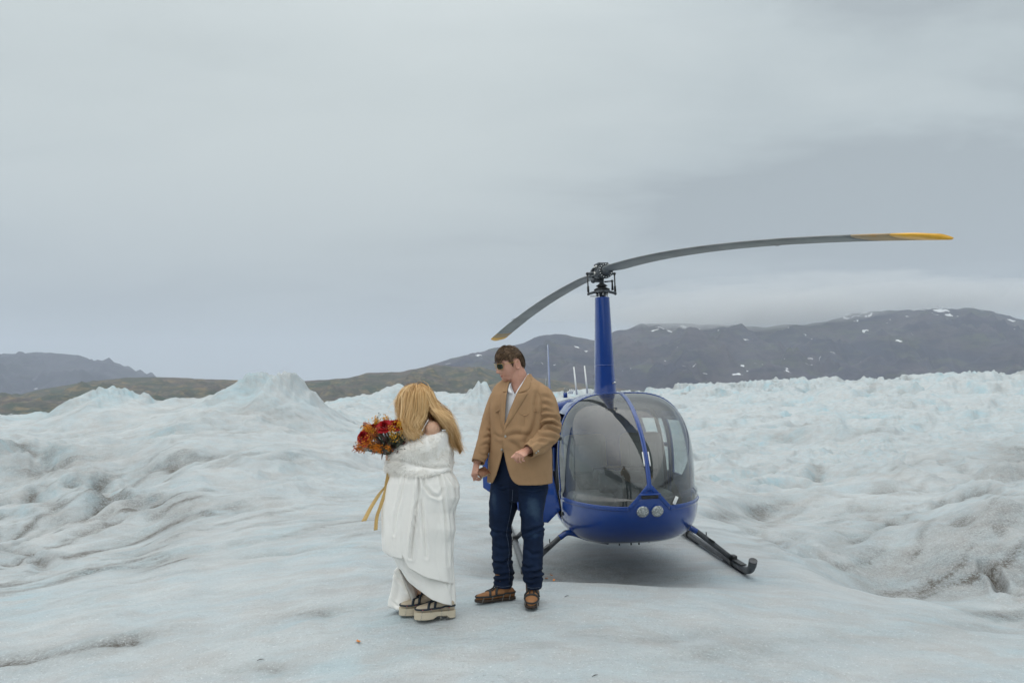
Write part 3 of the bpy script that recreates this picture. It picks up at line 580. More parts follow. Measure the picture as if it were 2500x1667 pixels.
bm.normal_update(); bmesh.ops.recalc_face_normals(bm, faces=bm.faces)
def zone_of(c, n):
    x, y, z = c
    if y < hoop(z):
        if z < WL: return 'shell'
        if z < APX and abs(x) < TW * (APX - z) / (APX - WL): return 'shell'
        if abs(x) < .017: return 'shell'
        return 'windscreen_l' if x < 0 else 'windscreen_r'
    if abs(x) > .3 and DS < z < DH and y < DR:
        s = 'l' if x < 0 else 'r'
        if y < DM and (z - .53 < .52 * (y + .50) or (z - .50) + .9 * (y + .60) < 0): return 'shell'
        if y < DM:
            if y > hoop(z) + .075 and y < DM - .06 and .90 < z < 1.50 and (z - .90) + .6 * (y + .30) > 0: return 'fwin_' + s
            return 'fdoor_' + s
        if DM + .07 < y < DR - .08 and (.90 < z < 1.175 or 1.215 < z < 1.50): return 'rwin_' + s
        return 'rdoor_' + s
    return 'shell'
zones = {}
for f in bm.faces: zones.setdefault(zone_of(f.calc_center_median(), f.normal), []).append(f)
def take(keys, off=0.0, flip=False, flt=None):
    vm = {}; V = []; F = []
    for k in keys:
        for f in zones.get(k, []):
            if flt and not flt(f.calc_center_median()): continue
            idx = []
            for v in f.verts:
                if v.index not in vm: vm[v.index] = len(V); V.append(np.array(v.co) + off * np.array(v.normal))
                idx.append(vm[v.index])
            F.append(idx[::-1] if flip else idx)
    return np.array(V), F
bm.verts.index_update(); bm.normal_update()
def zbuild(name, keys, mat, parent=heli, off=0.0, solid=0.0, flt=None, **kw):
    V, F = take(keys, off, flt=flt); me = mesh_np(name, V, F)
    o = link(name, me, mat, parent, **kw)
    if solid:
        m = o.modifiers.new('Solidify', 'SOLIDIFY'); m.thickness = solid; m.offset = -1
    return o
shell = zbuild('fuselage', ['shell'], blue, solid=.012)
zbuild('cabin_lining', ['shell'], linerm, off=-.022, flt=lambda c: c.z < .74 or c.y > -.9)
rf = zbuild('windscreen', ['windscreen_l'], wsglass); zbuild('windscreen', ['windscreen_r'], wsglass)
fdr = zbuild('door', ['fdoor_r'], blue, solid=.025); zbuild('window', ['fwin_r'], winglass, fdr)
for s in 'lr':
    rd = zbuild('door', ['rdoor_' + s], blue, solid=.025)
    zbuild('window', ['rwin_' + s], winglass, rd)
# the open front door on the left of the picture, swung forward on its hinges
hinge = Vector((-.67, hoop(.9) + .0, 0))
V, F = take(['fdoor_l']); Vg, Fg = take(['fwin_l'])
ROT = Matrix.Rotation(math.radians(56), 4, 'Z')
def swing(V):
    c = np.array([ -.62, hoop(.9), 0]); R = np.array(ROT.to_3x3())
    return (V - c) @ R.T + c + np.array([-.085, -.005, 0])
door = link('door', mesh_np('door', swing(V), F), blue, heli, label='blue front door swung wide open')
md = door.modifiers.new('Solidify', 'SOLIDIFY'); md.thickness = .03; md.offset = -1
link('window', mesh_np('window', swing(Vg), Fg), winglass, door)
hd = MB(); pc = swing(np.array([[-.70, -.05, .93]]))[0]; hd.box(pc + np.array([0, -.03, 0]), (.10, .02, .035), bev=.008); hd.build('door_handle', steel, door)
for z in (.62, 1.36):
    h = MB(); h.box((-.645, hoop(z) + .0, z), (.06, .07, .035), bev=.006); h.build('hinge', black, heli)
# door gap: dark seal lines
def strip(path, w, lift, name, mat, parent, thick=.004, nrm=None, **kw):
    """flat riveted strap that follows the skin; path = points on skin"""
    path = [np.array(p, float) for p in path]; n = len(path); c0 = np.array([0, YC, ZC]); rings = []
    for i in range(n):
        tg = path[min(i + 1, n - 1)] - path[max(i - 1, 0)]; tg /= np.linalg.norm(tg)
        nn = grad(path[i]); nn -= tg * nn.dot(tg); nn /= np.linalg.norm(nn); sd_ = np.cross(tg, nn)
        p = path[i] + nn * lift
        rings.append([p - sd_ * w / 2 - nn * (lift + .004), p - sd_ * w / 2 + nn * thick * .6, p - sd_ * w * .3 + nn * thick, p + sd_ * w * .3 + nn * thick, p + sd_ * w / 2 + nn * thick * .6, p + sd_ * w / 2 - nn * (lift + .004)])
    m = MB(); m.loft(rings); return m.build(name, mat, parent, **kw)
def cabF(p):
    x, y, z = p[0], p[1] - YC, p[2] - ZC
    nx = 3.3 if z > 0 else 3.4; c = CU if z > 0 else CD; b = BF if y < 0 else BB; ny = (2.02 if z > 0 else 2.25) if y < 0 else 2.6
    return ((abs(x / A_) ** nx + abs(z / c) ** nx) ** (ny / nx) + abs(y / b) ** ny)
def grad(p):
    e = 1e-4; g = np.array([cabF(p + e * np.eye(3)[i]) - cabF(p - e * np.eye(3)[i]) for i in range(3)]); return g / (np.linalg.norm(g) + 1e-9)
def proj(x, y, z):
    """push a point radially onto the skin"""
    return cab(np.array([[x, y - YC, z - ZC]]))[0]
def on_plane(fy, psi):
    """skin point on plane y=fy(z), at angle psi round the section"""
    r = .5
    lo, hi = .0, 2.0
    for _ in range(40):
        r = (lo + hi) / 2; p = np.array([r * math.cos(psi), 0, ZC + r * math.sin(psi)]); p[1] = fy(p[2])
        if cabF(p) > 1: hi = r
        else: lo = r
    return p
rim = MB()
hp = [on_plane(hoop, a) for a in np.linspace(math.radians(-8), math.radians(188), 70)]
strip(hp, .034, .003, 'windscreen_frame', blue, heli)
post = [np.array([0, skin_y(0, z), z]) for z in np.linspace(APX - .05, 1.795, 40) if skin_y(0, z) < hoop(z) + .05]
strip(post, .040, .004, 'centre_post', blue, heli)
for s in (-1, 1):
    xs = np.linspace(TW, .695, 40); pth = []
    for x in xs:
        y = skin_y(x, WL)
        if y < hoop(WL): pth.append(np.array([s * x, y, WL]))
    strip(pth if s > 0 else pth[::-1], .042, .003, 'windscreen_frame', blue, heli)
    pth = [np.array([s * TW * k, skin_y(TW * k, WL + (APX - WL) * (1 - k)), WL + (APX - WL) * (1 - k)]) for k in np.linspace(0, 1, 12)]
    strip(pth if s > 0 else pth[::-1], .036, .003, 'windscreen_frame', blue, heli)
rv = MB()
def rivets(path, step, r=.0042, side=0):
    acc = 0; last = None
    L = np.concatenate([[0], np.cumsum(np.linalg.norm(np.diff(np.array(path), axis=0), axis=1))])
    for s in np.arange(step / 2, L[-1], step):
        p = np.array([np.interp(s, L, np.array(path)[:, k]) for k in range(3)]); n = grad(p)
        rv.sphere(p + n * .008, (r, r, r), 6, 4)
rivets(hp, .045)
for s in (-1, 1):
    xs = np.linspace(TW, .69, 30); rivets([np.array([s * x, skin_y(x, WL), WL]) for x in xs if skin_y(x, WL) < hoop(WL)], .04)
    rivets([np.array([s * TW * k, skin_y(TW * k, WL + (APX - WL) * (1 - k)), WL + (APX - WL) * (1 - k)]) for k in np.linspace(0.1, 1, 12)], .035)
rivets(post, .06)
for zr in (.56, .40): rivets([on_plane(lambda z: hoop(z) + .05, a) for a in np.linspace(math.radians(-70), math.radians(-8), 20)], .05, .004)
rv.build('rivets', blue, heli, kind='stuff')
# handles on the post, vent slot, landing lights
h = MB()
for s in (-1, 1):
    zt = 1.24
    a = [np.array([s * .026, skin_y(.026, z) - .012, z]) for z in np.linspace(zt - .09, zt + .03, 6)]; h.tube(a, .006, 6)
h.build('wiper_clip', whitem, heli)
v = MB(); pv_ = skin_y(0, .885); v.box((0, pv_ + .004, .885), (.15, .035, .034), R=Matrix.Rotation(.25, 3, 'X'), bev=.006); vs = v.build('air_vent', black, heli)
v = MB(); v.box((0, pv_ - .016, .907), (.19, .03, .010), R=Matrix.Rotation(.25, 3, 'X'), bev=.003); v.build('vent_lip', blue, heli)
lampglass = bpy.data.materials.new('lamp_lens'); lampglass.use_nodes = True; t = lampglass.node_tree; b = t.nodes['Principled BSDF']
vo = N(t, 'ShaderNodeTexVoronoi', inputs={'Scale': 75.0}); t.links.new(N(t, 'ShaderNodeTexCoord').outputs['Object'], vo.inputs['Vector'])
rr_ = N(t, 'ShaderNodeValToRGB'); t.links.new(vo.outputs['Distance'], rr_.inputs[0]); rr_.color_ramp.elements[0].color = (.75, .78, .78, 1); rr_.color_ramp.elements[1].color = (.25, .27, .27, 1); rr_.color_ramp.elements[1].position = .6
t.links.new(rr_.outputs[0], b.inputs['Base Color']); b.inputs['Roughness'].default_value = .18; b.inputs['Metallic'].default_value = .3
bp = N(t, 'ShaderNodeBump', inputs={'Strength': .8, 'Distance': .004}); t.links.new(vo.outputs['Distance'], bp.inputs['Height']); t.links.new(bp.outputs[0], b.inputs['Normal'])
for s in (-1, 1):
    c = np.array([s * .0655, skin_y(s * .0655, .755), .755]); n = grad(c)
    l = MB(); l.tube([c - n * .05, c + n * .012], [.064, .0575], 28); L = l.build('landing_light', blue, heli, sharp=40)
    g = MB(); pts = []
    g.tube([c + n * .006, c + n * .0145, c + n * .021], [.0555, .053, .035], 28); g.build('lens', lampglass, L)
# small probe and yellowed tag right of the lights
g = MB(); c = np.array([.235, skin_y(.235, .835), .835]); g.box(c + grad(c) * .012, (.03, .02, .075), R=Matrix.Rotation(.45, 3, 'Y'), bev=.007); g.build('probe_cover', whitem, heli)
# interior -------------------------------------------------------
def seat(x, y):
    s = MB()
    s.box((x, y - .20, .68), (.46, .48, .17), bev=.06)
    R = Matrix.Rotation(math.radians(-10), 3, 'X'); s.box((x, y + .07, 1.03), (.46, .13, .66), R=R, bev=.06)
    o = s.build('seat', seatm, heli)
    q = MB(); q.box((x, y - .002, 1.10), (.30, .02, .30), R=R, bev=.01); q.box((x, y - .012, .94), (.30, .02, .012), R=R); q.build('seat_panel', pmat('seat_panel', (.155, .16, .155), rough=.5) if 'seat_panel' not in bpy.data.materials else bpy.data.materials['seat_panel'], o)
    b = MB(); b.box((x, y - .15, .47), (.42, .42, .26), bev=.02); b.build('seat_base', linerm, o)
for x, y in ((-.31, -.12), (.31, -.12), (-.31, .80), (.31, .80)): seat(x, y)
c = MB(); c.box((-.02, -.98, .66), (.26, .26, .52), bev=.04); c.box((-.10, -.92, .93), (.42, .16, .20), R=Matrix.Rotation(-.3, 3, 'X'), bev=.03); con = c.build('instrument_console', linerm, heli)
c = MB(); c.box((-.22, -.72, .975), (.22, .16, .10), bev=.02); c.build('avionics_box', linerm, con)
for i in range(6):
    g = MB(); gx, gz = -.25 + .12 * (i % 3), .90 + .085 * (i // 3); g.cyl((gx, -.825, gz), (gx, -.812, gz + .004), .034, 14); g.build('gauge', gun, con)
c = MB(); c.tube([(0, -.55, .45), (0, -.50, .80), (0, -.52, 1.02)], [.018, .016, .014], 8); c.tube([(-.30, -.50, .99), (-.30, -.50, 1.03), (0, -.52, 1.04), (.30, -.50, 1.03), (.30, -.50, .99)], .013, 8); c.build('control_stick', black, heli)
c = MB(); c.box((0, .15, .42), (1.0, 1.9, .04)); c.box((0, 1.1, .9), (1.15, .06, 1.05), bev=.02); c.build('cabin_floor', linerm, heli)
for x, z, w in ((-.05, 1.30, .05), (.18, 1.20, .075)):
    r = MB(); r.box((x, -.03 if x > 0 else .6, z), (w, .03, .022), bev=.006); r.build('buckle', redm, heli)
c = MB()
for s in (-1, 1): c.tube(smooth_path([(s * .02 - .0, -.40, 1.72), (s * .25, .05, 1.70), (s * .5, .12, 1.55), (s * .60, .12, 1.0), (s * .60, .12, .5)], 16), .022, 8)
c.build('cabin_frame', linerm, heli)
# mast fairing, flange --------------------------------------------
MX = -.052
rings = []
for k in np.linspace(0, 1, 16):
    z = 1.76 + (2.845 - 1.76) * k; w = lerp(.122, .078, k ** .8); l = lerp(.36, .20, k)
    if k < .04: w *= 1.1; l *= 1.08
    rings.append([(MX * (1 + .15 * k) + w * math.cos(a), (l * .48 if math.sin(a) < 0 else l * .9) * math.sin(a) * (1 if math.sin(a) < 0 else (1)) + .05 * (1 - k), z) for a in np.linspace(0, 2 * math.pi, 40, endpoint=False)])
m = MB(); m.loft(rings); mf = m.build('mast_fairing', blue, heli, sharp=50)
m = MB(); m.loft([[(MX + (x - MX) * 1.22, (y - .02) * 1.22 + .02, zz) for (x, y, _) in rings[0]] for zz in (1.735, 1.785)] + [[(MX + (x - MX) * 1.02, (y - .02) * 1.02 + .02, 1.80) for (x, y, _) in rings[0]]]); m.build('fairing_flange', blue, heli, sharp=40)
m = MB()
for z in (2.10,): m.loft([[(MX * 1.05 + x * 1.012, y * 1.012, z + dz) for (x, y, _) in [((lerp(.122, .078, ((z - 1.76) / 1.085) ** .8)) * math.cos(a), ((lerp(.36, .20, (z - 1.76) / 1.085)) * (.48 if math.sin(a) < 0 else .9)) * math.sin(a) + .05 * (1 - (z - 1.76) / 1.085), 0) for a in np.linspace(0, 2 * math.pi, 32, endpoint=False)]] for dz in (-.006, .006)])
m.build('fairing_joint', blue, mf)
m = MB(); m.cyl((-.007, -.175, 1.90), (.003, -.225, 1.905), .008, 8); m.sphere((.005, -.235, 1.907), .013, 8, 6); m.build('temperature_probe', steel, mf)
# rotor head -------------------------------------------------------
HZ = 2.905 - PAD_Z - .0
hubw = np.array([.981, 9.0, 2.905]); hub = hl(hubw)
hx0, hy0, hz0 = hub
dplan = np.array([1.24, -4.89, 0]) / 5.045; dl = np.array((HI.to_3x3() @ Vector(dplan))); dl /= np.linalg.norm(dl); pl = np.cross(dl, (0, 0, 1)); pl /= np.linalg.norm(pl)
rot = thing; 
m = MB(); m.tube([hub + (0, 0, -.30), hub + (0, 0, -.02)], .026, 16); m.tube([(hx0 * .8, hy0, 2.80), hub + (0, 0, -.28)], .045, 16); m.build('rotor_shaft', gun, heli)
R_h = Matrix((tuple(pl), tuple(dl), (0, 0, 1))).transposed().to_3x3()
m = MB(); m.box(hub + (0, 0, .035), (.085, .20, .12), R=R_h, bev=.012); m.box(hub + (0, 0, .085), (.115, .15, .028), R=R_h, bev=.006); m.box(hub - (0, 0, .02), (.14, .13, .085), R=R_h, bev=.02)
rh = m.build('rotor_head', gun, heli, sharp=35)
bt = MB()
for s in (-1, 1):
    for (o_l, zz, r_) in ((.0, -.015, .020), (.055, .055, .013), (-.06, -.015, .018), (.0, .055, .010)):
        bt.cyl(hub + pl * s * .06 + dl * o_l + np.array([0, 0, zz]), hub + pl * s * .088 + dl * o_l + np.array([0, 0, zz]), r_, 10)
bt.build('hinge_bolts', steel, rh, kind='stuff')
# blade grips with ring of bolts
for s in (1, -1):
    g = MB(); a = hub + dl * s * .105; bb = hub + dl * s * .135 
    g.tube([hub + dl * s * .05, a], [.06, .062], 24); g.tube([a, bb], [.084, .084], 28); g.tube([bb, hub + dl * s * .30 - np.array([0, 0, .006])], [.058, .03], 18)
    gp = g.build('blade_grip', gun, heli, sharp=40)
    bt = MB()
    for k in range(16):
        an = 2 * math.pi * k / 16; q = pl * math.cos(an) + np.array([0, 0, 1]) * math.sin(an); bt.cyl(bb + q * .070, bb + q * .070 + dl * s * .012, .0062, 6)
    bt.build('grip_bolts', whitem, gp, kind='stuff')
    # blade
    tipdrop = .518 if s > 0 else .437
    rings = []; fr_ = []
    for u in np.linspace(.040, 1.0, 60):
        cen = hub + dl * s * (4.975 if s > 0 else 5.045) * u; w_ = np.array(HM @ Vector(cen)); wz = 2.905 - tipdrop * u ** 1.7
        cen = hl((w_[0], w_[1], wz))
        ch = .125 * (sstep(.02, .085, u) * .62 + .38) * (1.0 if u < .975 else math.sqrt(max(.02, 1 - ((u - .975) / .026) ** 2)) * .75 + .25)
        if u > .72: ch *= 1.05
        tk = lerp(.020, .0125, sstep(.03, .10, u)); pit = math.radians(5.5 if s > 0 else -lerp(7, 2, u))
        ring = []
        for a in np.linspace(0, 2 * math.pi, 16, endpoint=False):
            xx = math.cos(a) * ch; zz = math.sin(a) * tk * (1 - .45 * math.cos(a) * -1 * (1 if s else 1))
            v_ = pl * (xx * math.cos(pit)) + np.array([0, 0, 1.]) * (xx * math.sin(pit) + zz)
            ring.append(cen + v_)
        rings.append(ring); fr_.append(u)
    k1 = int(np.searchsorted(fr_, .875)); k2 = int(np.searchsorted(fr_, .945))
    m = MB(); m.loft(rings[:k1 + 1]); bl = m.build('rotor_blade', bladem, heli)
    m = MB(); m.loft(rings[k1:k2 + 1]); m.build('worn_paint_band', wornm, bl)
    m = MB(); m.loft(rings[k2:]); m.build('blade_tip', yellowm, bl)
    tb = MB(); cc = np.mean(np.array(rings[int(.66 * 60)]), axis=0); tb.box(cc - pl * .128 * s, (.02, .22, .003), R=R_h); tb.build('trim_tab', bladem, bl)
# swashplate, boots, links
m = MB(); zb_ = hz0
for (r1, r2, z1, z2) in ((.030, .066, -.125, -.150), (.066, .040, -.150, -.162), (.040, .088, -.162, -.185), (.088, .082, -.185, -.20)):
    m.tube([hub + (0, 0, z1), hub + (0, 0, z2)], [r1, r2], 24)
m.build('rubber_boot', rubber, heli)
m = MB(); m.tube([hub + (0, 0, -.20), hub + (0, 0, -.225)], [.088, .092], 24)
for s in (-1, 1): 
    m.box(hub + np.array([s * .105, 0, -.222]), (.11, .045, .026), R=Matrix.Rotation(s * .25, 3, 'Y'), bev=.006)
sw = m.build('swashplate', gun, heli, sharp=40)
bt = MB()
for k in range(8):
    an = 2 * math.pi * k / 8; bt.cyl(hub + (.058 * math.cos(an), .058 * math.sin(an), -.225), hub + (.058 * math.cos(an), .058 * math.sin(an), -.262), .009, 6)
bt.build('swashplate_bolts', steel, sw, kind='stuff')
for s, top, bot in ((-1, (-.155, .0, -.012), (-.150, 0, -.235)), (1, (.145, .0, -.018), (.148, 0, -.238))):
    m = MB(); T_, B_ = hub + np.array(top), hub + np.array(bot); m.tube([T_, B_], .0075, 8); m.tube([lerp(T_, B_, .62), lerp(T_, B_, .9)], .0125, 8); m.sphere(T_, .018, 8, 6); m.sphere(B_, .016, 8, 6)
    m.build('pitch_link', black, heli)
    m = MB(); m.tube([hub + dl * (-s) * .0 + np.array([s * .05, 0, -.01]), T_], [.024, .014], 8); m.build('pitch_horn', gun, heli)
m = MB(); m.tube([hub + (.03, 0, -.105), hub + (.115, -.01, -.10), hub + (.118, 0, -.20)], [.009, .010, .014], 8); m.sphere(hub + (.115, -.01, -.10), .016, 8, 6); m.build('scissor_link', black, heli)
m = MB(); m.tube([hub + (-.10, -.02, -.095), hub + (.0, -.02, -.10)], .014, 8); m.sphere(hub + (-.10, -.04, -.095), (.028, .02, .028), 12, 8); m.build('teeter_stop', gun, heli)
m = MB(); m.tube([hub + (-.13, 0, -.26), hub + (-.06, 0, -.262)], .004, 6); m.build('swashplate_arm', black, heli)
# engine cowling, tail boom, fins ------------------------------------
def ell(cx, cy, cz, a, c, n=28, nx=2.4): 
    return [(cx + a * abs(math.cos(q)) ** (2 / nx) * np.sign(math.cos(q)), cy, cz + c * abs(math.sin(q)) ** (2 / nx) * np.sign(math.sin(q))) for q in np.linspace(0, 2 * math.pi, n, endpoint=False)]
m = MB(); m.loft([ell(0, .55, 1.22, .50, .52), ell(0, 1.0, 1.25, .47, .47), ell(0, 1.4, 1.28, .33, .34), ell(0, 1.8, 1.31, .17, .19), ell(0, 2.1, 1.32, .12, .12)]); m.build('engine_cowling', blue, heli)
m = MB(); m.tube([(0, 2.0, 1.32), (-.11, 5.55, 1.40)], [.115, .055], 20); m.build('tail_boom', blue, heli)
m = MB()
for zt, zb2, yo in ((2.66, 1.42, .42), (1.38, .80, .15)):
    rr2 = []
    for z_, c_, w_ in ((zb2, .34 if zt > 2 else .2, .030 if zt > 2 else .012), (lerp(zb2, zt, .5), .28, .021), (zt, .20 if zt > 2 else .34, .006 if zt > 2 else .022)):
        rr2.append([(-.11 + .033 * (z_ - 1.4) + w_ * q[0], 5.35 + q[1] * c_ + yo * abs(z_ - 1.4) / 1.2, z_) for q in ((1, 0), (.5, -.4), (0, -.6), (-.5, -.4), (-1, 0), (-.4, .4), (0, .6), (.4, .4))])
    m.loft(rr2)
m.build('tail_fin', blue, heli, sharp=60)
m = MB(); m.box((.30, 5.25, 1.42), (.55, .32, .02), bev=.008); m.build('stabilizer', blue, heli)
m = MB(); m.cyl((-.05, 5.62, 1.40), (-.17, 5.62, 1.40), .035, 10); m.box((-.17, 5.62, 1.40), (.012, .12, 1.42), R=Matrix.Rotation(.5, 3, 'X')); m.build('tail_rotor', bladem, heli)
m = MB(); m.box((-.44, .62, 1.66), (.28, .42, .12), R=Matrix.Rotation(-.25, 3, 'Y'), bev=.04); m.build('roof_intake', blue, heli)
# aerials and beacon
m = MB()
for px_, pt, pb in ((1407, (1401, 896), (1408, 956)), (1432, (1427, 893), (1434, 953))):
    Dd = 9.75; m.tube([hl(P(pt[0], pt[1], Dd + .15)), hl(P(pb[0], pb[1] + 6, Dd))], [.008, .012], 8)
    m.build('aerial', whitem, heli); m = MB()
bc = hl(P(1380, 958, 9.5)); m.tube([bc - (0, 0, .06), bc], .024, 14); bq = m.build('beacon_base', blue, heli)
m = MB(); m.tube([bc, bc + (0, 0, .04), bc + (0, 0, .052)], [.019, .019, .008], 14); m.build('beacon_lens', glassmat('clear_lens', (.8, .82, .82), .25, 1.5, spots=False), bq)
m = MB()
for k in range(3):
    a = hl(P(1388 + k * 4.2, 961, 9.5)); b2 = hl(P(1392 + k * 4, 950, 9.5)); m.tube([a, b2], .0075, 6)
m.build('cooling_pipes', whitem, heli)
# skids --------------------------------------------------------------
skm = pmat('skid_paint', (.035, .040, .046), rough=.42, var=.4, vscale=14, bump=.15, col2=(.075, .082, .09))
for s in (-1, 1):
    m = MB(); X = s * 1.06
    pth = [(X, 2.0, .052), (X, 1.0, .046), (X, 0, .046), (X, -.9, .046), (X, -1.12, .050), (X, -1.235, .075), (X, -1.30, .125), (X, -1.335, .185)]
    m.tube(smooth_path(pth, 40), [.035] * 26 + list(np.linspace(.035, .041, 14)), 16); sk = m.build('skid', skm, heli, sharp=60)
    for (y0, y1) in ((-1.08, -.45), (.5, 1.3)):
        q = MB(); q.box((X, (y0 + y1) / 2, .004), (.05, y1 - y0, .012), bev=.003); q.build('skid_shoe', gun, sk)
    q = MB(); q.box((X, -.82, .086), (.06, .50, .010), bev=.003); q.build('skid_step', black, sk)
    for yy in (-.72, .95):
        leg = MB(); pts = [(s * .20, yy + .02, .30), (s * .40, yy, .35), (s * .60, yy, .415 if yy < 0 else .42), (s * .70, yy - .01, .37), (s * 1.045, yy - .05, .085)]
        leg.tube(smooth_path(pts, 22), [.024] * 22, 12, flat=(1, 1.15)); lo = leg.build('landing_gear_leg', skm if True else blue, heli)
        if yy < 0:
            q = MB(); q.tube(smooth_path(pts[1:4], 10), [.030] * 10, 12); q.build('leg_fairing', blue, lo)
        q = MB(); q.tube([(X, yy - .11, .046), (X, yy + .01, .046)], .044, 14); q.box((X, yy - .05, .10), (.05, .09, .05), bev=.01); q.build('leg_clamp', black, lo)
        if yy < 0:
            q = MB(); q.box((s * .84, yy - .02, .285), (.07, .10, .012), R=Matrix.Rotation(s * .6, 3, 'Y'), bev=.003); q.tube([(s * .80, yy, .32), (s * .80, yy, .36)], .006, 6); q.build('step_bracket', black, lo)
for x in (-.10, .02, .10):
    m = MB(); m.tube([(x, -.75, .31), (x, -.75, .268)], .008, 6); m.build('drain_pipe', black, heli)
# ---------------------------------------------------------------- figure helpers
def V3(*a): return np.array(a, float)
def unit(v): v = np.asarray(v, float); return v / (np.linalg.norm(v) + 1e-12)
def remesh(mb, voxel, smooth=3, fac=.5):
    """union of the overlapping shapes in mb as one continuous surface -> V, F(list)"""
    me = mesh_np('tmp', np.concatenate(mb.V), mb.F); o = bpy.data.objects.new('tmp', me); COL.objects.link(o)
    r = o.modifiers.new('r', 'REMESH'); r.mode = 'VOXEL'; r.voxel_size = voxel
    if smooth: s = o.modifiers.new('s', 'SMOOTH'); s.iterations = smooth; s.factor = fac
    dg = bpy.context.evaluated_depsgraph_get(); ev = o.evaluated_get(dg); em = ev.to_mesh()
    n = len(em.vertices); V = np.empty(n * 3); em.vertices.foreach_get('co', V); V = V.reshape(-1, 3)
    NN = np.empty(n * 3); em.vertices.foreach_get('normal', NN); NN = NN.reshape(-1, 3)
    L = np.empty(len(em.loops), dtype=np.int32); em.loops.foreach_get('vertex_index', L)
    F = L.reshape(-1, 4).copy() if len(L) == 4 * len(em.polygons) else [tuple(p.vertices) for p in em.polygons]
    ev.to_mesh_clear(); bpy.data.objects.remove(o); bpy.data.meshes.remove(me)
    return V, F, NN
def head_shape(mb, c, yaw, pitch, roll=0, s=1.0, female=False):
    """adds a head (face towards local -Y) centred on c; returns the local->world function"""
    R = np.array((Euler((0, 0, yaw)).to_matrix() @ Euler((pitch, 0, 0)).to_matrix() @ Euler((0, roll, 0)).to_matrix()))
    nu, nv = 96, 72
    u = 2 * np.pi * np.arange(nu) / nu; v = -np.pi / 2 + np.pi * np.arange(1, nv) / nv
    U, Vv = np.meshgrid(u, v, indexing='ij')
    sx, sy, sz = np.cos(Vv) * np.cos(U), np.cos(Vv) * np.sin(U), np.sin(Vv)
    x = .077 * sx; y = .098 * sy; z = .116 * sz
    low = np.clip(-sz, 0, 1)
    x = x * (1 - .26 * low ** 1.6) * (1 + .04 * np.clip(sz, 0, 1))
    y = np.where(sy < 0, y * (.93 - .04 * low), y * (1 - .42 * np.clip(-sz - .1, 0, 1)))
    y = y - .016 * low ** 1.5 * (sy < .3)
    g = lambda cx, cz, wx, wz: np.exp(-((x - cx) / wx) ** 2 - ((z - cz) / wz) ** 2)
    f = sstep(.05, .5, -sy)
    nb = .026 * g(0, -.028, .011, .011) + .016 * g(0, -.012, .009, .014) + .010 * g(0, .006, .008, .016) + .008 * (g(.013, -.034, .007, .007) + g(-.013, -.034, .007, .007))
    d = nb + .007 * g(0, .036, .045, .010) - .012 * (g(.031, .016, .014, .011) + g(-.031, .016, .014, .011)) + .0045 * (g(.031, .014, .010, .007) + g(-.031, .014, .010, .007))
    d = d + .005 * (g(.046, -.014, .018, .018) + g(-.046, -.014, .018, .018))
    d = d + .010 * g(0, -.059, .020, .006) + .009 * g(0, -.071, .017, .006) - .006 * g(0, -.0650, .019, .0022) - .004 * g(0, -.080, .02, .006) + .014 * g(0, -.098, .022, .014)
    y = y - d * f
    P_ = np.stack([x, y, z], -1).reshape(-1, 3) * s
    tip = np.array([[0, 0, -.116 * s], [0, 0, .116 * s]])
    F = [tuple(q) for q in grid_faces(nu, nv - 1, closeu=True)]; n = len(P_)
    for i in range(nu):
        j = (i + 1) % nu; F.append((n, i * (nv - 1), j * (nv - 1))[::-1]); F.append((n + 1, i * (nv - 1) + nv - 2, j * (nv - 1) + nv - 2))
    T = lambda p: np.asarray(p, float) * s @ R.T + c
    mb.add((np.vstack([P_, tip]) @ R.T) + c, F)
    for sd_ in (-1, 1):                               # ears: rim, lobe and hollow
        e = MB(); cx_ = sd_ * .080
        ring = [(cx_ + sd_ * .006, .012 + .017 * math.cos(a) + .004 * math.sin(a), -.002 + .031 * math.sin(a)) for a in np.linspace(0, 2 * math.pi, 15)]
        e.tube([np.array(q) for q in ring], .0042, 8); e.sphere((cx_ - sd_ * .001, .012, 0), (.006, .015, .027), 10, 8); e.sphere((cx_ + sd_ * .002, .006, -.030), (.005, .008, .009), 8, 6)
        mb.add(T(np.concatenate(e.V)), e.F)
    return T, R
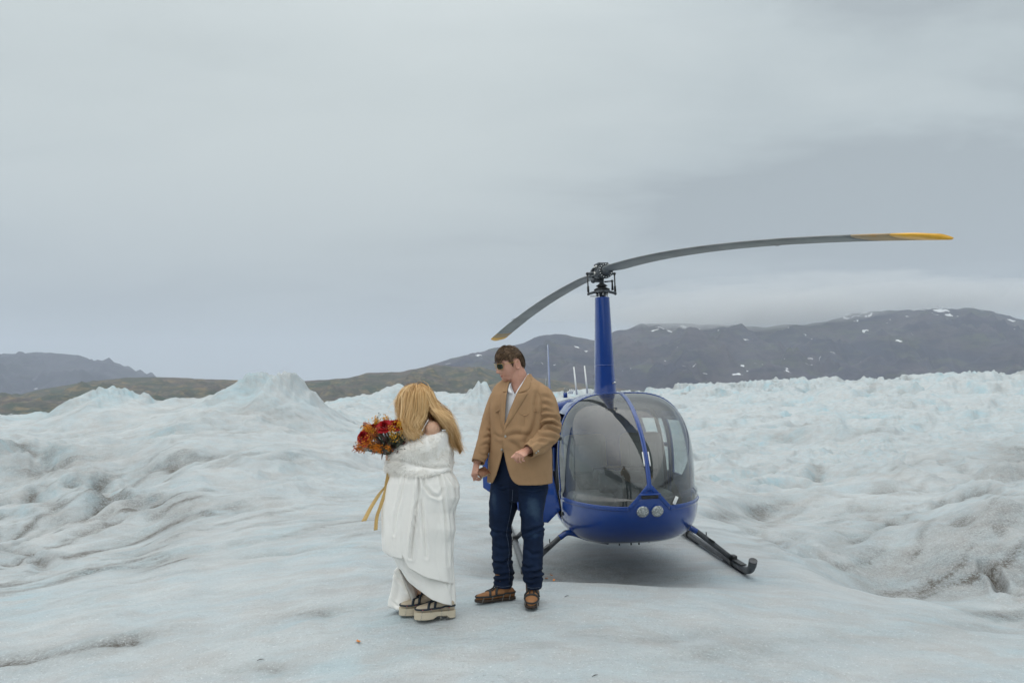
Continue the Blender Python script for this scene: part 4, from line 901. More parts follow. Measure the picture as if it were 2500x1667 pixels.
def hand_shape(mb, wrist, d, nrm, side, curls, spread=.10, thumb=(.6, .5), s=1.0, curl0=0.0):
    """wrist point, d = direction to the knuckles, nrm = back-of-hand normal, side=+1 thumb along cross(d,nrm)"""
    d = unit(d); nrm = unit(np.array(nrm) - d * np.dot(nrm, d)); a = np.cross(d, nrm) * side      # a points to the thumb side
    rings = []
    for t_, w, h in ((-.02, .028, .024), (.01, .030, .021), (.04, .037, .018), (.075, .041, .016), (.095, .040, .013)):
        c = wrist + d * t_ * s
        rings.append([c + s * (w * math.cos(q) * a + h * math.sin(q) * nrm) for q in np.linspace(0, 2 * math.pi, 14, endpoint=False)])
    mb.loft(rings)
    for i, (o, L, r) in enumerate(((.029, .074, .0090), (.010, .083, .0092), (-.010, .077, .0088), (-.029, .062, .0078))):
        base = wrist + s * (d * (.086 - .004 * abs(i - 1)) + a * o); dd = unit(d + a * (spread * (1.2 - i * .8))); nn = nrm.copy(); p = [wrist + s * (d * .05 + a * o * .8), base]; rr = [.0085 * s, r * 1.04 * s]
        cu = curls[i] if hasattr(curls[i], '__len__') else (curls[i] * .9, curls[i] * 1.1, curls[i] * .8)
        for seg, cang in zip((.45, .30, .25), cu):
            ax = np.cross(dd, nn); cs, sn = math.cos(cang), math.sin(cang)
            d2 = dd * cs - nn * sn; nn = nn * cs + dd * sn; dd = d2
            base = base + dd * L * seg * s; p.append(base); rr.append(r * s * (.95 - .07 * len(p) * .5))
        mb.tube(smooth_path(p, 12), list(np.interp(np.linspace(0, 1, 12), np.linspace(0, 1, len(rr)), rr)), 9); mb.sphere(p[-1], rr[-1] * .95, 8, 6); mb.sphere(p[1] + nrm * .002, r * 1.1 * s, 8, 6)
    tb = wrist + s * (d * .018 + a * .022); d1 = unit(d * math.cos(thumb[0]) + a * math.sin(thumb[0]) - nrm * .25); p1 = tb + d1 * .042 * s
    d2 = unit(d * math.cos(thumb[0] - thumb[1]) + a * math.sin(thumb[0] - thumb[1]) - nrm * .35); p2 = p1 + d2 * .034 * s; p3 = p2 + unit(d2 - nrm * .15 + d * .2) * .026 * s
    mb.tube([tb - d * .01, tb, p1, p2, p3], [.012 * s, .0145 * s, .0112 * s, .0102 * s, .0078 * s], 9); mb.sphere(p3, .0078 * s, 8, 6)
def body_shape(mb, J, k=1.0, fem=False):
    """torso and limbs as overlapping tapered volumes joined at the joints"""
    sl, sr, hl_, hr_ = J['sl'], J['sr'], J['hl'], J['hr']; nb = J['neck']; hc = J['head']
    pel = (hl_ + hr_) / 2; ch = (sl + sr) / 2; lat = unit(sr - sl); fw = unit(np.cross(lat, (0, 0, 1)))
    w = np.linalg.norm(sr - sl) / 2
    rings = []
    for t_, a_, b_ in ((-.12, .60, .50), (0, .86, .62), (.12, .88, .62), (.35, .74, .54), (.6, .84, .58), (.85, .92, .58), (1.0, .80, .45), (1.08, .42, .34)):
        c = pel + (ch - pel) * t_
        rings.append([c + k * w * (a_ * math.cos(q) * lat + b_ * (.95 if fem else 1.05) * math.sin(q) * fw) for q in np.linspace(0, 2 * math.pi, 24, endpoint=False)])
    mb.loft(rings)
    mb.tube([ch - V3(0, 0, .03), nb, lerp(nb, hc, .55)], [.075 * k, .060 * k, .058 * k], 16)
    for s in ('l', 'r'):
        S_, E, W_ = J['s' + s], J['e' + s], J['w' + s]
        mb.sphere(S_, .062 * k, 14, 10); mb.tube([lerp(ch, S_, .4), S_, lerp(S_, E, .35), E], [.065 * k, .056 * k, .052 * k, .042 * k], 14); mb.tube([E, lerp(E, W_, .3), W_], [.042 * k, .043 * k, .029 * k], 14)
        Hh, K, A2 = J['h' + s], J['k' + s], J['a' + s]
        mb.tube([Hh + V3(0, 0, .06), Hh, lerp(Hh, K, .5), K], [.080 * k, .078 * k, .066 * k, .050 * k], 16); mb.tube([K, lerp(K, A2, .3), A2], [.050 * k, .052 * k, .038 * k], 14)
        T_ = J['t' + s]; mb.tube([A2, lerp(A2, T_, .25) - V3(0, 0, .02), T_], [.034, .030, .018], 12)
def skinmat(name, c, c2):
    return pmat(name, c, rough=.5, var=.1, vscale=14, col2=c2, sss=.15, spec=.4)
def foot_shape(mb, heel, toe, L, w=.052, h=.075, sole=.03, ground=0., point=.5, shaft=.10):
    """boot: heel and toe plan points, sole on ground, rounded toe box and instep"""
    ax = unit(V3(toe[0] - heel[0], toe[1] - heel[1], 0)); sd_ = V3(-ax[1], ax[0], 0); h0 = V3(heel[0], heel[1], ground)
    rings = []
    for t_, ww, hh in ((0.0, .60, .75), (.04, .78, .95), (.14, .86, 1.0), (.30, .80, 1.05), (.48, .86, .98), (.62, .98, .80), (.76, 1.0, .66), (.88, .86, .58), (.95, .62, .50), (.995, .30, .38)):
        c = h0 + ax * L * t_; a = w * ww * (1 if t_ < .7 else lerp(1, .8, point)); z0, z1 = sole, sole + h * hh
        ring = []
        for q in np.linspace(0, 2 * math.pi, 18, endpoint=False):
            cx_, cz_ = math.cos(q), math.sin(q)
            ring.append(c + sd_ * a * np.sign(cx_) * abs(cx_) ** .75 + V3(0, 0, (z0 + z1) / 2 + (z1 - z0) / 2 * np.sign(cz_) * abs(cz_) ** .85))
        rings.append(ring)
    mb.loft(rings)
    c = h0 + ax * L * (.30 if point > .5 else .22); mb.tube([c + V3(0, 0, sole + .03), c + V3(0, 0, sole + h), c + ax * .005 + V3(0, 0, sole + h + shaft)], [.046 * w / .052, .049 * w / .052, .050 * w / .052], 18)
    return ax, sd_, h0
def foot_outline(h0, ax, sd_, L, w, grow=1.0, n=40):
    ts = np.array([0, .0, .06, .2, .45, .68, .85, .95, 1.0, 1.0]); ws = np.array([0, .5, .84, .9, .84, 1.0, .88, .6, .25, 0])
    left = [h0 + ax * (L * a * 1.0 + (a - .5) * .012 * grow) + sd_ * w * b * grow for a, b in zip(ts, ws)]
    right = [h0 + ax * (L * a + (a - .5) * .012 * grow) - sd_ * w * b * grow for a, b in zip(ts[::-1], ws[::-1])]
    return smooth_path(left[:-1] + right[:-1], n, closed=True)
def surf_from_rings(rows): return np.array(rows, float)
def polydist(px, py, pl):
    """distance (photo pixels) to a polyline, and signed side"""
    best = np.full(np.shape(px), 1e9); sgn = np.zeros(np.shape(px)); pl = np.array(pl, float); tt = np.zeros(np.shape(px))
    for i in range(len(pl) - 1):
        a, b = pl[i], pl[i + 1]; ab = b - a; t_ = np.clip(((px - a[0]) * ab[0] + (py - a[1]) * ab[1]) / (ab @ ab + 1e-9), 0, 1)
        dx_, dy_ = px - a[0] - t_ * ab[0], py - a[1] - t_ * ab[1]; d_ = np.hypot(dx_, dy_); m = d_ < best
        best = np.where(m, d_, best); sgn = np.where(m, np.sign(ab[0] * dy_ - ab[1] * dx_), sgn); tt = np.where(m, (i + t_) / (len(pl) - 1), tt)
    return best, sgn, tt
def to_px(V):
    V = np.asarray(V, float); return CX + FPX * V[..., 0] / V[..., 1], HY - FPX * (V[..., 2] - CAMZ) / V[..., 1]
CREASE_K = 1.7
def creases(V, NN, cl, only_front=True):
    """press fold lines (designed on the garment as seen from the landing place) into a surface along its normal"""
    px, py = to_px(V); fr = NN[..., 1] < .25 if only_front else np.ones(len(V), bool)
    disp = np.zeros(len(V))
    for (pl, amp, w, *ex) in cl:
        d_, s_, t_ = polydist(px, py, pl); fade = np.sin(np.pi * np.clip(t_ * .9 + .05, 0, 1)) ** .5
        disp += CREASE_K * fade * (-amp * np.exp(-(d_ / w) ** 2) + amp * .75 * np.exp(-((d_ - 1.9 * w) / (1.3 * w)) ** 2))
    return V + NN * (disp * fr)[..., None]
def ribbon_strands(paths, w0, w1, seg, out=None):
    """many thin tapered ribbons -> V, F. paths (n, seg, 3)"""
    paths = np.asarray(paths); n = len(paths); tg = np.gradient(paths, axis=1); tg /= np.linalg.norm(tg, axis=2, keepdims=True) + 1e-9
    rd = rng.normal(size=(n, 1, 3)) if out is None else out + .35 * rng.normal(size=(n, 1, 3)); sd_ = np.cross(tg, rd); sd_ /= np.linalg.norm(sd_, axis=2, keepdims=True) + 1e-9
    w = np.linspace(1, 0, seg)[None, :, None] ** .6 * (w0 - w1) + w1
    A = paths - sd_ * w / 2; B_ = paths + sd_ * w / 2; V = np.stack([A, B_], 2).reshape(-1, 3)
    i = np.arange(n)[:, None] * seg * 2; k = np.arange(seg - 1)[None, :] * 2; b0 = (i + k)
    F = np.stack([b0, b0 + 1, b0 + 3, b0 + 2], -1).reshape(-1, 4)
    return V, F
def hairmat(name, dark, mid, light, rough=.45):
    global t
    m = bpy.data.materials.new(name); m.use_nodes = True; t = m.node_tree; b = t.nodes['Principled BSDF']
    at_ = N(t, 'ShaderNodeAttribute', attribute_name='tone'); r = N(t, 'ShaderNodeValToRGB'); t.links.new(at_.outputs['Fac'], r.inputs[0])
    r.color_ramp.elements[0].color = (*dark, 1); r.color_ramp.elements[1].color = (*light, 1); q = r.color_ramp.elements.new(.5); q.color = (*mid, 1)
    t.links.new(r.outputs[0], b.inputs['Base Color']); b.inputs['Roughness'].default_value = rough; b.inputs['Specular IOR Level'].default_value = .18
    return m
def set_tone(me, tone):
    a = me.attributes.new('tone', 'FLOAT', 'POINT'); a.data.foreach_set('value', np.asarray(tone, np.float32))
# ---------------------------------------------------------------- the man
MD = 6.03
man = thing('person', 'man in tan western blazer, white shirt, dark jeans and sunglasses standing beside the helicopter nose', 'man', (.07, 6.03, .06))
ML = man.location
skin_m = skinmat('ruddy_skin', (.56, .285, .205), (.64, .36, .27))
TY = math.radians(-33); RT = np.array(Matrix.Rotation(TY, 3, 'Z'))
mb = MB()
HCm = P(1245, 890, 6.0)
HT, HR = head_shape(mb, HCm, math.radians(-60), math.radians(15), math.radians(0), 1.07)
lat = RT @ V3(1, 0, 0)
J = dict(head=HCm, neck=P(1266, 940, 6.03), sl=P(1228, 962, 6.13), sr=P(1322, 962, 5.93), el=P(1186, 1058, 6.12), er=P(1350, 1056, 5.93), wl=P(1164, 1131, 6.02), wr=P(1286, 1100, 5.74),
         hl=P(1238, 1180, 6.07), hr=P(1298, 1180, 5.99), kl=P(1224, 1305, 6.07), kr=P(1300, 1305, 5.99), al=P(1231, 1420, 6.06), ar=P(1301, 1420, 6.02), tl=P(1215, 1440, 6.04), tr=P(1300, 1440, 5.98))
body_shape(mb, J, 1.02); mb.tube([P(1268, 955, 6.03), P(1267, 935, 6.02), P(1262, 915, 6.01), P(1256, 896, 6.00)], [.086, .074, .070, .062], 20); mb.sphere(HT((0, -.035, -.078)), (.052, .05, .035), 16, 12)
hand_shape(mb, J['wl'], P(1160, 1150, 5.99) - J['wl'], V3(-.75, -.45, .25), 1, [(.7, .9, .6), (.75, .9, .6), (.8, .9, .6), (.9, .9, .6)], .03, (.35, .1), 1.0)
hand_shape(mb, J['wr'], P(1266, 1111, 5.66) - J['wr'], V3(-.25, -.75, .55), 1, [(1.0, .9, .5), (1.05, .95, .5), (1.1, 1.0, .5), (1.15, 1.1, .6)], .02, (.35, .15), 1.0)
V, F, NN = remesh(mb, .0036, 2, .5)
hy = (np.asarray(V) - HCm) @ HR; lip = (np.abs(hy[:, 0]) < .024) & (np.abs(hy[:, 2] + .067) < .0095) & (hy[:, 1] < -.09)
mo = link('body', mesh_np('body', V - np.array(ML), F), skin_m, man)
lipm = pmat('lips', (.42, .11, .08), rough=.45)
mo.data.materials.append(lipm); cen = None
fl = lip[np.asarray(F)[:, 0]] if isinstance(F, np.ndarray) else np.zeros(len(F), bool)
mi = np.zeros(len(mo.data.polygons), np.int32); mi[fl] = 1; mo.data.polygons.foreach_set('material_index', mi)
# hair: short brown, brushed forward ---------------------------------
hair_m = hairmat('brown_hair', (.040, .025, .015), (.110, .068, .040), (.220, .145, .090))
def on_head(yaw_a, el, off):
    """scalp point in head space"""
    sx, sy, sz = math.cos(el) * math.sin(yaw_a), -math.cos(el) * math.cos(yaw_a), math.sin(el)
    x = .077 * sx * (1 + .04 * max(sz, 0)); y = .098 * sy * (.93 if sy < 0 else 1 - .42 * max(-sz - .1, 0)); z = .116 * sz
    p = V3(x, y, z); return p * (1 + off / np.linalg.norm(p))
def hairline(a):
    """lowest elevation of hair at azimuth a (0 = face)"""
    a = abs(math.degrees(a))
    return math.radians(np.interp(a, [0, 22, 45, 62, 70, 78, 84, 98, 112, 122, 135, 180], [27, 25, 26, 22, 8, -6, 20, 24, 12, -18, -30, -38]))
nu, nv = 90, 26; rows = []
for i in range(nu):
    a = 2 * math.pi * i / nu - math.pi; lo = hairline(a); row = []
    for j in range(nv):
        e_ = lerp(lo, math.pi / 2, j / (nv - 1)); q = j / (nv - 1)
        off = .003 + .009 * min(1, q * 3.0) + .010 * math.exp(-((a) / .8) ** 2) * min(1, q * 4) + .002 * math.sin(a * 23 + q * 9)
        row.append(on_head(a, e_, off))
    rows.append(row)
cap = np.array(rows).reshape(-1, 3)
cme = mesh_np('hair', HT(cap) - np.array(ML), grid_faces(nu, nv, closeu=True)[:, ::-1]); set_tone(cme, .15 + .25 * rng.random(len(cap)))
hair = link('hair', cme, hair_m, man)
pths = []; tones = []
for k in range(3600):
    a = rng.uniform(-math.pi, math.pi); q = rng.random() ** .8; lo = hairline(a); e_ = lerp(lo, math.pi / 2, q); n = 7
    base = on_head(a, e_, .006 + .008 * min(1, q * 3) + .008 * math.exp(-(a / .8) ** 2) * min(1, q * 4)); pts = []
    L = rng.uniform(.030, .055) * (1.0 if abs(a) < 1.3 else .7)
    # combed forward over the top, down at the sides
    top = sstep(.35, .8, math.sin(e_)); flow = unit(V3(-.12, -1, .05) * top + V3(0, -.35, -1) * (1 - top)) if abs(a) < 2.3 else unit(V3(0, .15, -1) + V3(-.1, -.9, 0) * top)
    if abs(a) < .75 and e_ < math.radians(50): flow = unit(V3(-.35 - .2 * rng.random(), -.45, -.85))
    p = base.copy(); v_ = flow
    jit = rng.normal(size=3) * .12
    for s_ in range(n):
        pts.append(p.copy()); nn = unit(p / V3(.077, .098, .116) ** 2)
        v2 = v_ + jit - nn * np.dot(v_ + jit, nn) * 1.0 + nn * (.14 if s_ < 2 else -.14); p2_ = p + unit(v2) * L / n; az_ = math.atan2(p2_[0] / .077, -p2_[1] / .098); el_ = math.asin(max(-1, min(1, p2_[2] / np.linalg.norm(p2_ / V3(.077, .098, .116)) / .116)))
        p = p2_ if (el_ > hairline(az_) - .10 or abs(a) < .7) else p + V3(0, 0, -.0002)
    pths.append(pts); tones.append(np.clip(.45 + .25 * rng.normal(), 0, 1))
PW = HT(np.array(pths).reshape(-1, 3)).reshape(len(pths), 7, 3); V, F = ribbon_strands(PW, .0046, .0012, 7, (PW - HCm) / .1)
sme = mesh_np('hair_strands', V - np.array(ML), F); set_tone(sme, np.repeat(tones, 14) + .1 * rng.normal(size=len(V)))
link('hair_strands', sme, hair_m, hair, kind='stuff')
for s_ in (-1, 1): bw = MB(); bw.tube([HT((s_ * .014, -.1005, .033)), HT((s_ * .030, -.100, .038)), HT((s_ * .046, -.088, .034))], [.0028, .0038, .002], 6); bw.build('eyebrow', hair_m, man, off=ML)
# sunglasses -----------------------------------------------------------
gold = pmat('gold_wire', (.50, .34, .13), rough=.3, metal=1.0, var=.05)
lensm = pmat('dark_green_lens', (.012, .025, .022), rough=.12, var=.05, spec=.5)
g = MB(); sg = []
LN = MB()
for s_ in (-1, 1):
    out_ = []
    for q in np.linspace(0, 2 * math.pi, 24, endpoint=False):
        x_ = .0315 * s_ + .0225 * np.sign(math.cos(q)) * abs(math.cos(q)) ** .75; z_ = .012 + .0185 * np.sign(math.sin(q)) * abs(math.sin(q)) ** .8 - .004 * (math.sin(q) < 0) * 1
        y_ = -.108 + 9.0 * x_ * x_ * .9 + .10 * (z_ - .012) * -1 * .2; out_.append(V3(x_, y_, z_))
    g.tube([HT(p) for p in out_ + [out_[0]]], .0016, 6)
    c_ = np.mean(out_, axis=0); n_ = len(LN.V) and sum(len(v) for v in LN.V)
    ins = [HT(c_ + (p - c_) * .97 + V3(0, -.0006, 0)) for p in out_]; LN.add([HT(c_ + V3(0, -.003, 0))] + ins, [(0, 1 + (i + 1) % 24, 1 + i) for i in range(24)])
    g.tube([HT((s_ * .060, -.081, .020)), HT((s_ * .075, -.070, .022)), HT((s_ * .083, -.02, .018)), HT((s_ * .084, .012, .016)), HT((s_ * .082, .022, .004))], .0017, 6)
g.tube([HT((-.008, -.113, .024)), HT((0, -.116, .026)), HT((.008, -.113, .024))], .0015, 6); g.tube([HT((-.009, -.112, .014)), HT((0, -.117, .017)), HT((.009, -.112, .014))], .0014, 6)
gl = g.build('sunglasses', gold, man, off=ML); LN.build('lens', lensm, gl, off=ML)
# jacket ---------------------------------------------------------------
tan = pmat('tan_wool', (.355, .222, .122), rough=.85, var=.10, vscale=5, bump=.35, bscale=260, spec=.2, sheen=.0, detail=6)
RZ = [1181, 1166, 1150, 1130, 1110, 1088, 1065, 1040, 1015, 995, 978, 963, 952, 944, 937, 930, 922, 914]
RA = [.234, .234, .233, .229, .228, .220, .216, .218, .222, .224, .222, .216, .210, .198, .170, .128, .096, .080]
RB = [.178, .178, .176, .172, .168, .166, .164, .163, .160, .154, .148, .138, .122, .104, .092, .084, .080, .078]
RC = [1268, 1268, 1269, 1269, 1270, 1270, 1271, 1271, 1271, 1271, 1271, 1270, 1270, 1269, 1268, 1267, 1266, 1266]
RZz = [CAMZ - (p - HY) / FPX * MD for p in RZ]
def torso_pt(phi, z, off=0.0):
    """phi=0 front; positive towards his left (right in the picture)"""
    zz = RZz[::-1]; a = np.interp(z, RZz, RA) if RZz[0] < RZz[-1] else np.interp(-z, [-q for q in RZz], RA)
    b = np.interp(z, RZz, RB); c = (np.interp(z, RZz, RC) - CX) / FPX * MD; a = a + off; b = b + off
    e_ = 2 / 2.35; x = a * np.sign(np.sin(phi)) * np.abs(np.sin(phi)) ** e_; y = -b * np.sign(np.cos(phi)) * np.abs(np.cos(phi)) ** e_
    return np.stack([c + RT[0, 0] * x + RT[0, 1] * y, MD + RT[1, 0] * x + RT[1, 1] * y, np.broadcast_to(z, np.shape(x))], -1)
_phis = np.linspace(-1.9, 1.9, 400)
def phi_at(px, z, off=0.0):
    p = torso_pt(_phis, np.full(400, z), off); q = CX + FPX * p[:, 0] / p[:, 1]; v = (p[:, 1] < MD + .25)
    i0 = int(np.argmin(q)); return float(np.interp(px, q[i0:], _phis[i0:]))
def zof(py, D=5.9): return CAMZ - (py - HY) / FPX * D
def sheet(edgeR, edgeL, z0, z1, off, nz=90, nphi=150, hem=None):
    """cloth wrapped from the wearer's-left front edge round the back to the other edge"""
    rows = []
    for z in np.linspace(z0, z1, nz):
        py = HY - FPX * (z - CAMZ) / 5.88
        pr = phi_at(np.interp(py, *edgeR), z, off); pl = phi_at(np.interp(py, *edgeL), z, off) + 2 * math.pi
        rows.append(torso_pt(np.linspace(pr, pl, nphi), np.full(nphi, z), off))
    return np.array(rows)
def gridn(G):
    du = np.gradient(G, axis=0); dv = np.gradient(G, axis=1); n = np.cross(dv, du); return n / (np.linalg.norm(n, axis=2, keepdims=True) + 1e-9)
# picture-right front panel edge / picture-left front panel edge as (py, px)
eR = ([900, 916, 935, 960, 1000, 1040, 1056, 1076, 1100, 1125, 1145, 1160, 1170, 1177, 1182], [1290, 1288, 1279, 1264, 1247, 1234, 1229, 1229, 1232, 1237, 1242, 1247, 1252, 1259, 1268])
eL = ([900, 916, 935, 960, 1000, 1040, 1056, 1076, 1100, 1125, 1145, 1160, 1170, 1182], [1252, 1248, 1243, 1237, 1233, 1232, 1232, 1232, 1229, 1223, 1217, 1213, 1209, 1203])
G = sheet(eR, eL, zof(1181), zof(914), .004)
n_ = gridn(G); sgn = np.sign(np.sum(n_ * (G - np.array([.07, MD, 0]) * [1, 1, 0] - G * [0, 0, 1]), axis=2, keepdims=True)); n_ = n_ * sgn
uu, ww = np.meshgrid(np.linspace(0, 1, 150), np.linspace(0, 1, 90))
wr = .0025 * fbm(uu * 9, ww * 5, 4, 201) + .0025 * ridged(uu * 12 + ww * 4, ww * 5, 3, 202)
wr = wr + .007 * sstep(.75, .2, ww) * np.sin(uu * 26 + 2 * fbm(uu * 3, ww * 2, 2, 203)) * .4 * sstep(.1, .3, uu) * sstep(.9, .7, uu)
G = G + n_ * wr[..., None]
G[:, :14] += n_[:, :14] * (.007 * np.linspace(1, 0, 14) ** .5)[None, :, None]         # overlapping front stands proud
Vj = G.reshape(-1, 3); Nj = n_.reshape(-1, 3)
Vj = creases(Vj, Nj, [([(1310, 1010), (1300, 1050), (1282, 1078)], .008, 6), ([(1236, 1066), (1262, 1058), (1290, 1062)], .006, 5), ([(1236, 1072), (1260, 1085), (1280, 1110)], .005, 6), ([(1215, 1000), (1222, 1040), (1230, 1062)], .006, 5), ([(1212, 1060), (1222, 1066), (1230, 1068)], .004, 4), ([(1255, 1090), (1285, 1140), (1320, 1165)], .004, 8), ([(1310, 960), (1306, 990), (1309, 1012)], .006, 5)])
jk = link('jacket', mesh_np('jacket', Vj - np.array(ML), grid_faces(90, 150)), tan, man)
md = jk.modifiers.new('Solidify', 'SOLIDIFY'); md.thickness = .006; md.offset = -1
def sleeve(name, pts, rad, cl, seed, nseg=90, nth=48, fl=1.0, up=(0, 0, 1)):
    C_ = smooth_path(pts, nseg); R_ = np.interp(np.linspace(0, 1, nseg), np.linspace(0, 1, len(rad)), rad); m = MB(); 
    m.tube(C_, list(R_), nth, cap=False, up=(0, -1, .05)); V = np.concatenate(m.V); ax_ = np.repeat(C_, nth, axis=0); NN = V - ax_; NN /= np.linalg.norm(NN, axis=1, keepdims=True)
    th_ = np.tile(np.linspace(0, 1, nth, endpoint=False), nseg); s_ = np.repeat(np.linspace(0, 1, nseg), nth)
    per = fbm(np.cos(th_ * 6.283) * 1.5 + s_ * 7, np.sin(th_ * 6.283) * 1.5 + s_ * 4, 4, seed)
    V = V + NN * (.0035 * per)[:, None]; V = creases(V, NN, cl, only_front=False if False else True)
    # turn the cuff under
    G_ = V.reshape(nseg, nth, 3); inner = (G_[-1] - C_[-1]) * .86 + C_[-1]; inner2 = (G_[-1] - C_[-1]) * .84 + C_[-3]
    cap0 = (G_[0] - C_[0]) * .75 + C_[0] - (C_[1] - C_[0]) * 3
    G_ = np.concatenate([cap0[None], G_, inner[None], inner2[None]], 0)
    F = []
    n2 = G_.shape[0]
    for i in range(n2 - 1):
        for j in range(nth): F.append((i * nth + j, i * nth + (j + 1) % nth, (i + 1) * nth + (j + 1) % nth, (i + 1) * nth + j))
    return link(name, mesh_np(name, G_.reshape(-1, 3) - np.array(ML), F), tan, jk)
sleeve('sleeve', [P(1234, 960, 6.12), P(1221, 968, 6.13), P(1206, 1000, 6.14), P(1194, 1035, 6.13), P(1187, 1062, 6.10), P(1178, 1095, 6.05), P(1167, 1128, 6.00)], [.062, .072, .066, .060, .058, .054, .050],
       [([(1192, 1048), (1200, 1052), (1208, 1050)], .007, 3), ([(1183, 1068), (1194, 1064), (1204, 1068)], .006, 3), ([(1176, 1088), (1188, 1082), (1198, 1086)], .006, 3), ([(1200, 1020), (1206, 1026), (1212, 1036)], .005, 3), ([(1170, 1106), (1180, 1112), (1192, 1108)], .004, 3)], 211)
sleeve('sleeve', [P(1300, 958, 5.95), P(1322, 962, 5.92), P(1335, 985, 5.91), P(1341, 1018, 5.90), P(1342, 1044, 5.89), P(1338, 1062, 5.86), P(1322, 1080, 5.81), P(1305, 1092, 5.76), P(1290, 1101, 5.72)], [.058, .070, .074, .076, .078, .076, .066, .058, .053],
       [([(1318, 1046), (1332, 1034), (1348, 1032), (1362, 1040)], .013, 3.6), ([(1322, 1052), (1338, 1046), (1356, 1052), (1366, 1058)], .009, 3), ([(1324, 1022), (1336, 1016), (1352, 1018), (1364, 1030)], .010, 4), ([(1326, 1003), (1336, 1002), (1350, 1008)], .007, 4),
        ([(1326, 985), (1336, 985), (1346, 994)], .006, 4), ([(1328, 967), (1336, 968), (1343, 976)], .005, 4), ([(1302, 1072), (1318, 1064), (1340, 1066), (1358, 1070)], .007, 3.5), ([(1294, 1086), (1310, 1076), (1330, 1078)], .006, 3.5), ([(1308, 1110), (1326, 1096), (1350, 1082)], .006, 4)], 221)
def chest_strip(inner, outer, off0, off1, name, mat, parent, n=40, m=8, thick=.005):
    a = smooth_path(inner, n); b = smooth_path(outer, n) if len(outer) > 1 else np.repeat(np.array(outer, float), n, 0); rows = []
    for i in range(n):
        row = []
        for j in range(m):
            q = a[i] + (b[i] - a[i]) * j / (m - 1); z = zof(q[1], 5.88); 
            for _ in range(2):
                off = lerp(off0, off1, j / (m - 1)) + .005 * math.sin(math.pi * j / (m - 1)); ph_ = phi_at(q[0], z, off); p = torso_pt(np.array([ph_]), np.array([z]), off)[0]; z = zof(q[1], p[1])
            row.append([p[0], p[1], z])
        rows.append(row)
    o = link(name, mesh_np(name, np.array(rows).reshape(-1, 3) - np.array(ML), grid_faces(n, m)), mat, parent)
    md = o.modifiers.new('Solidify', 'SOLIDIFY'); md.thickness = thick; md.offset = 0
    return o
chest_strip([(1263, 960), (1255, 980), (1246, 1002), (1238, 1024), (1232, 1042), (1230, 1054)], [(1290, 959), (1281, 974), (1268, 995), (1254, 1017), (1240, 1038), (1231, 1055)], .022, .016, 'lapel', tan, jk)
chest_strip([(1288, 914), (1281, 926), (1274, 940), (1263, 960)], [(1299, 924), (1296, 934), (1294, 946), (1286, 954)], .020, .016, 'collar', tan, jk, 20)
chest_strip([(1238, 956), (1235, 985), (1233, 1015), (1231, 1052)], [(1226, 962), (1221, 985), (1223, 1015), (1230, 1052)], .020, .014, 'lapel', tan, jk)
chest_strip([(1246, 928), (1241, 942), (1238, 956)], [(1240, 934), (1233, 944), (1228, 958)], .013, .012, 'collar', tan, jk, 16)
chest_strip([(1309, 1002), (1294, 1007), (1280, 1013), (1264, 1004)], [(1309, 1004.5), (1294, 1009.5), (1280, 1015.5), (1264, 1006.5)], .011, .011, 'yoke_seam', tan, jk, 30, 3, .004)
chest_strip([(1279, 1014), (1280, 1050), (1281, 1090)], [(1280, 1014), (1281, 1050), (1282, 1090)], .0085, .0085, 'dart_seam', tan, jk, 30, 3, .003)
chest_strip([(1210, 1005), (1220, 999)], [(1210, 1007), (1220, 1001.5)], .012, .012, 'yoke_seam', tan, jk, 10, 3, .003)
btm = pmat('pewter_button', (.42, .42, .40), rough=.35, metal=.8)
for (bx_, by_, of_) in ((1234, 1065, .020), (1225, 1098, .014)):
    z = zof(by_, 5.88); ph_ = phi_at(bx_, z, of_); c = torso_pt(np.array([ph_]), np.array([z]), of_)[0]; n = unit(c - V3(.07, MD, c[2])); m = MB(); m.tube([c - n * .004, c + n * .003, c + n * .005], [.009, .0095, .006], 14); m.build('button', btm, jk, off=ML)
for k, (bx_, by_) in enumerate(((1309, 1105), (1314, 1101))):
    c = P(bx_, by_, 5.695); m = MB(); m.sphere(c, (.006, .006, .006), 10, 8); m.build('cuff_button', btm, jk, off=ML)
# shirt ------------------------------------------------------------------
shirtm = pmat('white_cotton', (.74, .75, .78), rough=.8, var=.04, vscale=12, bump=.15, bscale=120)
sR = ([900, 914, 930, 950, 962, 975, 1130], [1288, 1286, 1277, 1264, 1257.5, 1256, 1254]); sL = ([900, 914, 930, 950, 962, 975, 1130], [1254, 1250, 1246, 1251, 1257, 1256, 1254])
G = sheet(sR, sL, zof(1104), zof(918), -.016, 60, 110); n_ = gridn(G); n_ *= np.sign(np.sum(n_[..., :2] * (G[..., :2] - np.array([.07, MD])), axis=2))[..., None]
uu, ww = np.meshgrid(np.linspace(0, 1, 110), np.linspace(0, 1, 60)); G = G + n_ * (.006 * fbm(uu * 16, ww * 4, 4, 231))[..., None]
sh = link('shirt', mesh_np('shirt', G.reshape(-1, 3) - np.array(ML), grid_faces(60, 110)), shirtm, man)
chest_strip([(1289, 912), (1279, 928), (1268, 946), (1258, 962)], [(1293, 918), (1286, 932), (1276, 948), (1264, 962)], .008, .006, 'shirt_collar', shirtm, sh, 20, 6)
chest_strip([(1248, 934), (1246, 946), (1249, 955)], [(1243, 940), (1240, 955), (1250, 962)], .004, .003, 'shirt_collar', shirtm, sh, 14, 6)
